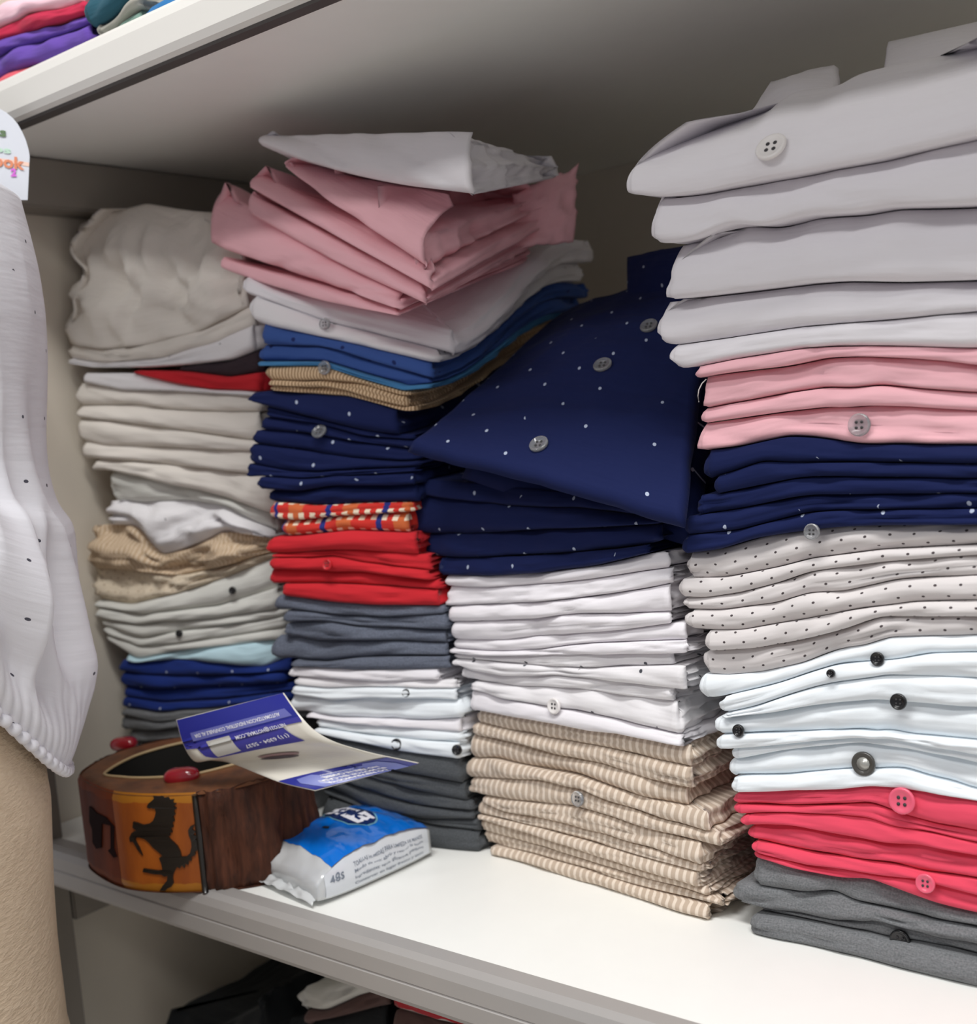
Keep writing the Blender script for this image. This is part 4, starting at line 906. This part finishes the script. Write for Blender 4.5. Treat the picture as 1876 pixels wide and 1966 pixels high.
print_on('logo_letters', 'ELITE', lambda x, y: pp(0.60 + y, 0.60 + x, 1.0, 0.0015), 0.60, 0.16, 'print_white', blue_top, 0.05)
packell(0.34, 0.50, 0.022, 0.045, 'film_hole', 'tear_hole', 0.0009, blue_top)
for k, s in enumerate(['TOALLAS HUMEDAS PARA LIMPIEZA DE MANOS', 'Modo de uso: abrir y retirar la toalla', 'Ingredientes: agua, glicerina, perfume', 'Conservar en lugar fresco y seco']):
    print_on('small_print', s, lambda x, y, k=k: pp(0.60 + x, 0.0, 0.74 - 0.17 * k + y, 0.0009), 0.62, 0.10, 'print_grey', pack, 0.01)
print_on('small_print', '48s', lambda x, y: pp(0.15 + x, 0.0, 0.66 + y, 0.0009), 0.11, 0.26, 'print_grey', pack, 0.01)
# crimped film seam at the near left end and a stray flap
quad_sheet('film_flap', 'film_clear', [pp(0.0, 0.05, 0.3), pp(0.0, 1.0, 0.3), pp(-0.09, 1.04, 0.55), pp(-0.05, 0.02, 0.1)], 0.0006, pack, 22, 8, wr=0.004, wf=120)
quad_sheet('film_flap', 'film_clear', [pp(0.10, 0.97, 0.7), pp(0.32, 0.97, 0.9), pp(0.30, 1.05, 1.25), pp(0.06, 1.10, 1.05)], 0.0006, pack, 14, 8, wr=0.003, wf=150)
# ------------------------------------------------------------------ dress form with blouse, at the left in front of the shelf
AX = np.array([0.118, -0.190])
def sil(px, py):
    d = ray(px, py); h = d[:2]; t = np.dot(AX - CAM[:2], h) / np.dot(h, h); p = CAM + d * t
    return float(p[2]), float(np.linalg.norm(p[:2] - AX))
sd = ray(100, 1500)[:2]; sd /= np.linalg.norm(sd); rt_dir = math.atan2(-sd[0] * -1.0, -sd[1]) if False else math.atan2(CR[1], CR[0])
near_dir = math.atan2(-sd[1], -sd[0])
a = NT('linen', 0.9); tc = a.n('ShaderNodeTexCoord').outputs['Object']
f1 = a.noise(a.mapv(tc, (160, 160, 420)), 1.0, 4, 0.6); f2 = a.noise(tc, 30, 3)
a.l(a.mix(f1, lin((206, 182, 154)), lin((236, 216, 190))), a.b.inputs['Base Color']); nb_ = a.bump(f1, 0.5, 0.003); a.l(a.bump(f2, 0.3, 0.006, nb_), a.b.inputs['Normal']); MATS['linen'] = a.m
fabric('blouse_white', (236, 236, 242), 'scatter', wrinkle=0.18, px=0.052, py=0.026, r=0.0014, rgb2=(84, 84, 96), elong=1.0)
prof = sorted([sil(*p) for p in [(98,1500),(101,1600),(104,1700),(111,1800),(124,1900),(131,1966)]])
zz = [p[0] for p in prof]; rr_ = [p[1] for p in prof]
body_prof = [(-0.30, rr_[0] + 0.012)] + list(zip(zz, rr_)) + [(0.30, rr_[-1] * 0.90), (0.40, rr_[-1] * 0.98), (0.47, rr_[-1] * 0.92), (0.505, rr_[-1] * 0.70), (0.525, 0.040), (0.560, 0.034), (0.600, 0.034), (0.606, 0.0)]
form = empty('dress_form', (AX[0], AX[1], -0.95)); tag(form, 'beige linen dress form standing in front of the left shelf end', 'dress form')
V, F, n = [], [], 64
zs = []
for (z0, r0), (z1, r1) in zip(body_prof[:-1], body_prof[1:]):
    for k in range(6): t = k / 6; zs.append((z0 + (z1 - z0) * t, r0 + (r1 - r0) * t))
zs.append(body_prof[-1]); zr = smooth1(np.array([r for _, r in zs]), 4)
for (z, _), r in zip(zs, zr):
    for k in range(n):
        t = 2 * math.pi * k / n; V.append((AX[0] + r * math.cos(t), AX[1] + r * math.sin(t), z))
for i in range(len(zs) - 1):
    for k in range(n): F.append((i * n + k, i * n + (k + 1) % n, (i + 1) * n + (k + 1) % n, (i + 1) * n + k))
F.append(tuple(range(n))[::-1]); mk('torso', V, F, 'linen', form)
tube('stand_pole', [(AX[0], AX[1], -0.90), (AX[0], AX[1], -0.28)], 0.014, 'dark_metal', form, n=16)
tube('stand_base', [(AX[0], AX[1], -0.9495), (AX[0], AX[1], -0.945), (AX[0], AX[1], -0.93), (AX[0], AX[1], -0.90)], lambda t: [0.12, 0.12, 0.10, 0.02][min(3, int(t * 3 + 0.01))], 'dark_metal', form, n=32)
bl_px = [(40,382),(60,455),(76,520),(88,600),(92,680),(91,760),(88,850),(92,910),(108,975),(138,1010),(152,1080),(164,1150),(178,1220),(192,1275),(178,1330),(156,1390),(132,1440),(112,1478)]
bp = [sil(*p) for p in bl_px]
blo = empty('blouse', (AX[0], AX[1], 0.12)); tag(blo, 'white blouse with tiny dark motifs and gathered elastic hem on dress form', 'blouse')
nv_, nth = 90, 330
prof_z = np.array([p[0] for p in bp]); prof_r = np.array([p[1] for p in bp]); L = np.concatenate([[0], np.cumsum(np.hypot(np.diff(prof_z), np.diff(prof_r)))]); L /= L[-1]
vv = np.linspace(0, 1, nv_); PZ = smooth1(np.interp(vv, L, prof_z), 3); PR = smooth1(np.interp(vv, L, prof_r), 3)
V, UV, F = [], [], []
top_rows = [(0.535, 0.042), (0.520, 0.062), (0.505, 0.082)]
right_dir = math.atan2(sd[0] * 1.0, -sd[1]) if False else math.atan2(-sd[0], sd[1])
def wrap(x): return (x + math.pi) % (2 * math.pi) - math.pi
RD = math.atan2(-sd[0], sd[1])
rows = 0
for (z, r) in top_rows:
    for k in range(nth):
        t = 2 * math.pi * k / nth; V.append((AX[0] + r * math.cos(t), AX[1] + r * math.sin(t), z)); UV.append((t * 0.13, z))
    rows += 1
for i in range(nv_):
    v = vv[i]
    for k in range(nth):
        t = 2 * math.pi * k / nth; dth = wrap(t - RD)
        lift = 0.120 * (0.5 - 0.5 * math.cos(min(math.pi, abs(dth) * 2.1))) * max(0.0, (v - 0.35) / 0.65)      # hem hitched up at the front
        fold = 0.0
        amp = (0.011 + 0.012 * v) * min(1, v * 1.3) * (1 - 0.3 * max(0, (v - 0.85) / 0.15))
        fold += amp * (mnoise.noise(Vector((math.cos(t) * 3.4 + v * 2.6, math.sin(t) * 3.4, v * 1.6))) * 1.6 - 1.3 * abs(mnoise.noise(Vector((math.cos(t) * 4.6 + v * 3.2, math.sin(t) * 4.2, v * 1.3 + 4)))))
        g = max(0.0, (v - 0.80) / 0.20)
        calm = math.exp(-(dth / 0.25) ** 2) * 0.7
        q1 = min(1.0, max(0.0, (v - 0.78) / 0.2)); fold_w = 1 - 0.93 * q1 * q1 * (3 - 2 * q1)
        r = PR[i] + fold * (1 - calm) * fold_w + 0.0018 * g * math.sin(t * 110) + 0.004 * q1
        V.append((AX[0] + r * math.cos(t), AX[1] + r * math.sin(t), PZ[i] + lift)); UV.append((t * 0.13, L[-1] * 0 + v * 0.46))
    rows += 1
for i in range(rows - 1):
    for k in range(nth): F.append((i * nth + k, (i + 1) * nth + k, (i + 1) * nth + (k + 1) % nth, i * nth + (k + 1) % nth))
mk('cloth', V, F, 'blouse_white', blo, UV)
base_o = (rows - 1) * nth
hem = []
for k in range(nth * 2):
    kk = k / 2.0; p = np.array(V[base_o + int(kk) % nth]) * (1 - (kk % 1)) + np.array(V[base_o + (int(kk) + 1) % nth]) * (kk % 1); hem.append(p)
tube('elastic_hem', [tuple(h + np.array([0, 0, -0.002])) for h in hem], lambda t: 0.0030 + 0.0008 * math.sin(t * 2 * math.pi * 110), 'blouse_white', blo, closed=True, n=8)

# ------------------------------------------------------------------ price card behind the blouse
plain('card_white', (214, 218, 226), 0.5); plain('marker_green', (96, 122, 84), 0.7); plain('marker_mint', (190, 222, 200), 0.7); plain('marker_orange', (222, 140, 104), 0.7); plain('marker_pink', (214, 110, 214), 0.7); plain('marker_peach', (240, 206, 190), 0.7)
cn = np.array([-CF[0], -CF[1], 0.0]); cn /= np.linalg.norm(cn); c0 = CAM + ray(20, 300) * 0.80
def cp(px, py, off=0.0): return at_plane(px, py, c0 + cn * off, cn)
card = empty('price_card', tuple(cp(20, 380))); tag(card, 'white hand-lettered card with rounded top behind the blouse shoulder', 'card')
outl = [(53,384),(57,300),(55,288),(50,270),(43,254),(34,238),(24,226),(12,216),(0,209),(-14,203),(-30,200),(-46,203),(-62,212),(-76,228),(-86,250),(-92,275),(-94,300),(-92,384)]
V = [cp(*p, 0.0004) for p in outl] + [cp(*p, -0.0004) for p in outl]; n = len(outl)
mk('card_sheet', V, [tuple(range(n)), tuple(range(n, 2 * n))[::-1]] + [(i, n + i, n + (i + 1) % n, (i + 1) % n) for i in range(n)], 'card_white', card, smooth=False)
def cpatch(name, poly, mat, off): return mk(name, [cp(*p, off) for p in poly], [tuple(range(len(poly)))], mat, card, smooth=False)
cpatch('marker_band', [(-80,292),(56,312),(56,320),(0,310),(-80,302)], 'marker_peach', 0.0007)
print_on('lettering', 'facebook', lambda x, y: cp(-22 + x, 306 - y + x * 0.13, 0.0011), 138, 24, 'marker_orange', card, 0.03)
print_on('lettering', 'siganos', lambda x, y: cp(-34 + x, 284 - y + x * 0.13, 0.0011), 110, 16, 'marker_mint', card, 0.03)
print_on('lettering', 'ofertas', lambda x, y: cp(-38 + x, 248 - y + x * 0.13, 0.0011), 100, 18, 'marker_green', card, 0.03)
print_on('lettering', '2', lambda x, y: cp(26 + x, 331 - y, 0.0011), 11, 16, 'marker_pink', card, 0.06)

# ------------------------------------------------------------------ folded knitwear on the upper board
def pile(sname, F0, F1, depth, base, top, layers, sdef):
    F0 = np.array([*F0, base]); F1 = np.array([*F1, base]); e = (F1 - F0) / np.linalg.norm(F1 - F0); n = np.array([-e[1], e[0], 0.0])
    def sz(px, py): p = at_plane(px, py, F0, n); return float(np.dot(p - F0, e)), float(p[2])
    g = np.linspace(-0.1, 0.4, 201)
    def curve(pl): q = sorted(sz(*p) for p in pl); return smooth1(np.interp(g, [x for x, _ in q], [y for _, y in q]), 3)
    Zc = [curve(top)] + [curve(l['b']) for l in layers]; Zc[-1] = np.full_like(g, base)
    for i in range(len(Zc) - 2, -1, -1): Zc[i] = np.maximum(Zc[i], Zc[i + 1] + 0.004)
    toXY = lambda s, d: (F0[0] + e[0] * s + n[0] * d, F0[1] + e[1] * s + n[1] * d); out = []
    for i, l in enumerate(layers):
        zb = lambda s, d, i=i: np.interp(s, g, Zc[i + 1]) ; zt = lambda s, d, i=i: np.interp(s, g, Zc[i])
        s0 = sz(l['l'], l['b'][0][1])[0] if l.get('l') is not None else sdef[0]; s1 = sz(l['r'], l['b'][-1][1])[0] if l.get('r') is not None else sdef[1]
        root = empty('folded_garment', (*toXY((s0 + s1) / 2, depth / 2), base)); tag(root, l['label'], l.get('cat', 'garment'), sname)
        body = slab('folded_body', l['mat'], root, s0, s1, l.get('off', RNG.uniform(0, 0.004)), depth, toXY, zb, zt, crumple=l.get('crumple', 0.001), wob=0.002, open_right=0.006, t0=0.35)
        if l.get('fn'): l['fn'](root, toXY, zt, s0, s1)
        out.append(root)
    return out
ZU = H + 0.0316
pile('knitwear on the left of the upper board', (-0.030, 0.012), (0.130, 0.012), 0.20, ZU, [(0,-5),(60,-14),(170,-40)], [
 dict(mat='pale_pink_knit', b=[(0,38),(30,20),(100,15),(160,-8)], label='pale pink folded knit at the top left corner, upper board', r=150),
 dict(mat='crimson_knit', b=[(0,66),(60,50),(130,32),(165,15)], label='crimson folded knit under the pale pink one, upper board', r=158),
 dict(mat='purple_knit', b=[(0,92),(60,76),(130,52),(168,38)], label='upper purple folded knit, upper board', r=166),
 dict(mat='purple_knit', b=[(0,138),(60,120),(130,98),(170,84)], label='lower purple folded knit just above the salmon one', r=172),
 dict(mat='salmon_knit', b=[(0,172),(60,150),(170,92)], label='salmon folded knit lowest at the left of the upper board', r=62)], (-0.0, 0.155))
pile('knitwear in the middle of the upper board', (0.140, 0.012), (0.250, 0.012), 0.18, ZU, [(155,-10),(240,-60)], [
 dict(mat='teal_knit', b=[(160,52),(185,38),(215,14),(245,-14)], label='dark teal folded knit on the upper board', l=158, r=250),
 dict(mat='stone_knit', b=[(172,72),(200,52),(235,22),(280,-8)], label='stone grey folded knit under the teal one', l=172, r=262),
 dict(mat='sage_knit', b=[(180,90),(260,50)], label='sage green folded knit beside the azure one, upper board', l=182, r=264)], (0.0, 0.1))
pile('knitwear in the middle of the upper board', (0.225, 0.012), (0.330, 0.012), 0.18, ZU, [(262,14),(300,-8),(340,-28)], [
 dict(mat='azure_knit', b=[(262,48),(340,8)], label='azure blue folded knit at the upper board edge', l=266, r=352)], (0.0, 0.1))

# ------------------------------------------------------------------ garments on the board below
ZL = -0.3895
def darks(x0, x1, y0, label):      # a run of dark folded jerseys down to the board; only the upper ones show
    return [dict(mat='black_jersey', b=[(x0, y0 + 80 * (k + 1)), (x1, y0 + 80 * (k + 1))], label=label % ['topmost', 'second', 'third', 'fourth', 'fifth', 'sixth', 'seventh', 'eighth', 'lowest'][k], crumple=0.002) for k in range(9)]
fabric('print_jersey', (88, 70, 66), 'blotch', rgb2=(170, 32, 44), rgb3=(190, 180, 176))
pile('garments in the lower compartment', (0.165, 0.075), (0.285, 0.075), 0.24, ZL, [(560,1905),(600,1905),(660,1885),(740,1862)], [
 dict(mat='grey_white_cotton', b=[(565,1945),(620,1945),(680,1918),(740,1900)], label='off-white garment on the pile in the lower compartment', l=562, r=745, crumple=0.004),
 dict(mat='brown_jersey', b=[(560,1975),(745,1935)], label='brown jersey beneath the off-white garment, lower compartment', l=575, r=750),
 *darks(575, 740, 1970, '%s black jersey in the pile beneath the brown one, lower compartment')], (0.0, 0.12))
def metal_trim(root, toXY, zt, s0, s1):
    s = s0 + 0.028; xy = toXY(s, 0.006); button(root, (xy[0], xy[1], float(zt(np.array([s]), np.array([0.0]))[0]) + 0.003), (0.3, -0.6, 0.8), 0.011, 'silver_centre')
pile('garments in the lower compartment', (0.296, 0.06), (0.470, 0.06), 0.24, ZL, [(735,1885),(800,1893),(870,1912),(960,1938),(1040,1965)], [
 dict(mat='print_jersey', b=[(735,1945),(800,1960),(870,1980),(960,2005)], label='red and brown printed garment with metal stud, lower compartment', l=742, crumple=0.003, fn=metal_trim),
 dict(mat='brown_jersey', b=[(735,1990),(960,2040)], label='brown garment under the red printed one, lower compartment', l=740),
 *darks(745, 960, 2035, '%s black jersey in the pile under the red print, lower compartment')], (0.0, 0.17))
pile('garments in the lower compartment', (0.030, 0.075), (0.150, 0.075), 0.26, ZL, [(400,1985),(470,1950),(540,1915)], [
 *darks(400, 540, 1965, '%s black jersey in the pile beside the side panel, lower compartment')], (-0.02, 0.118))
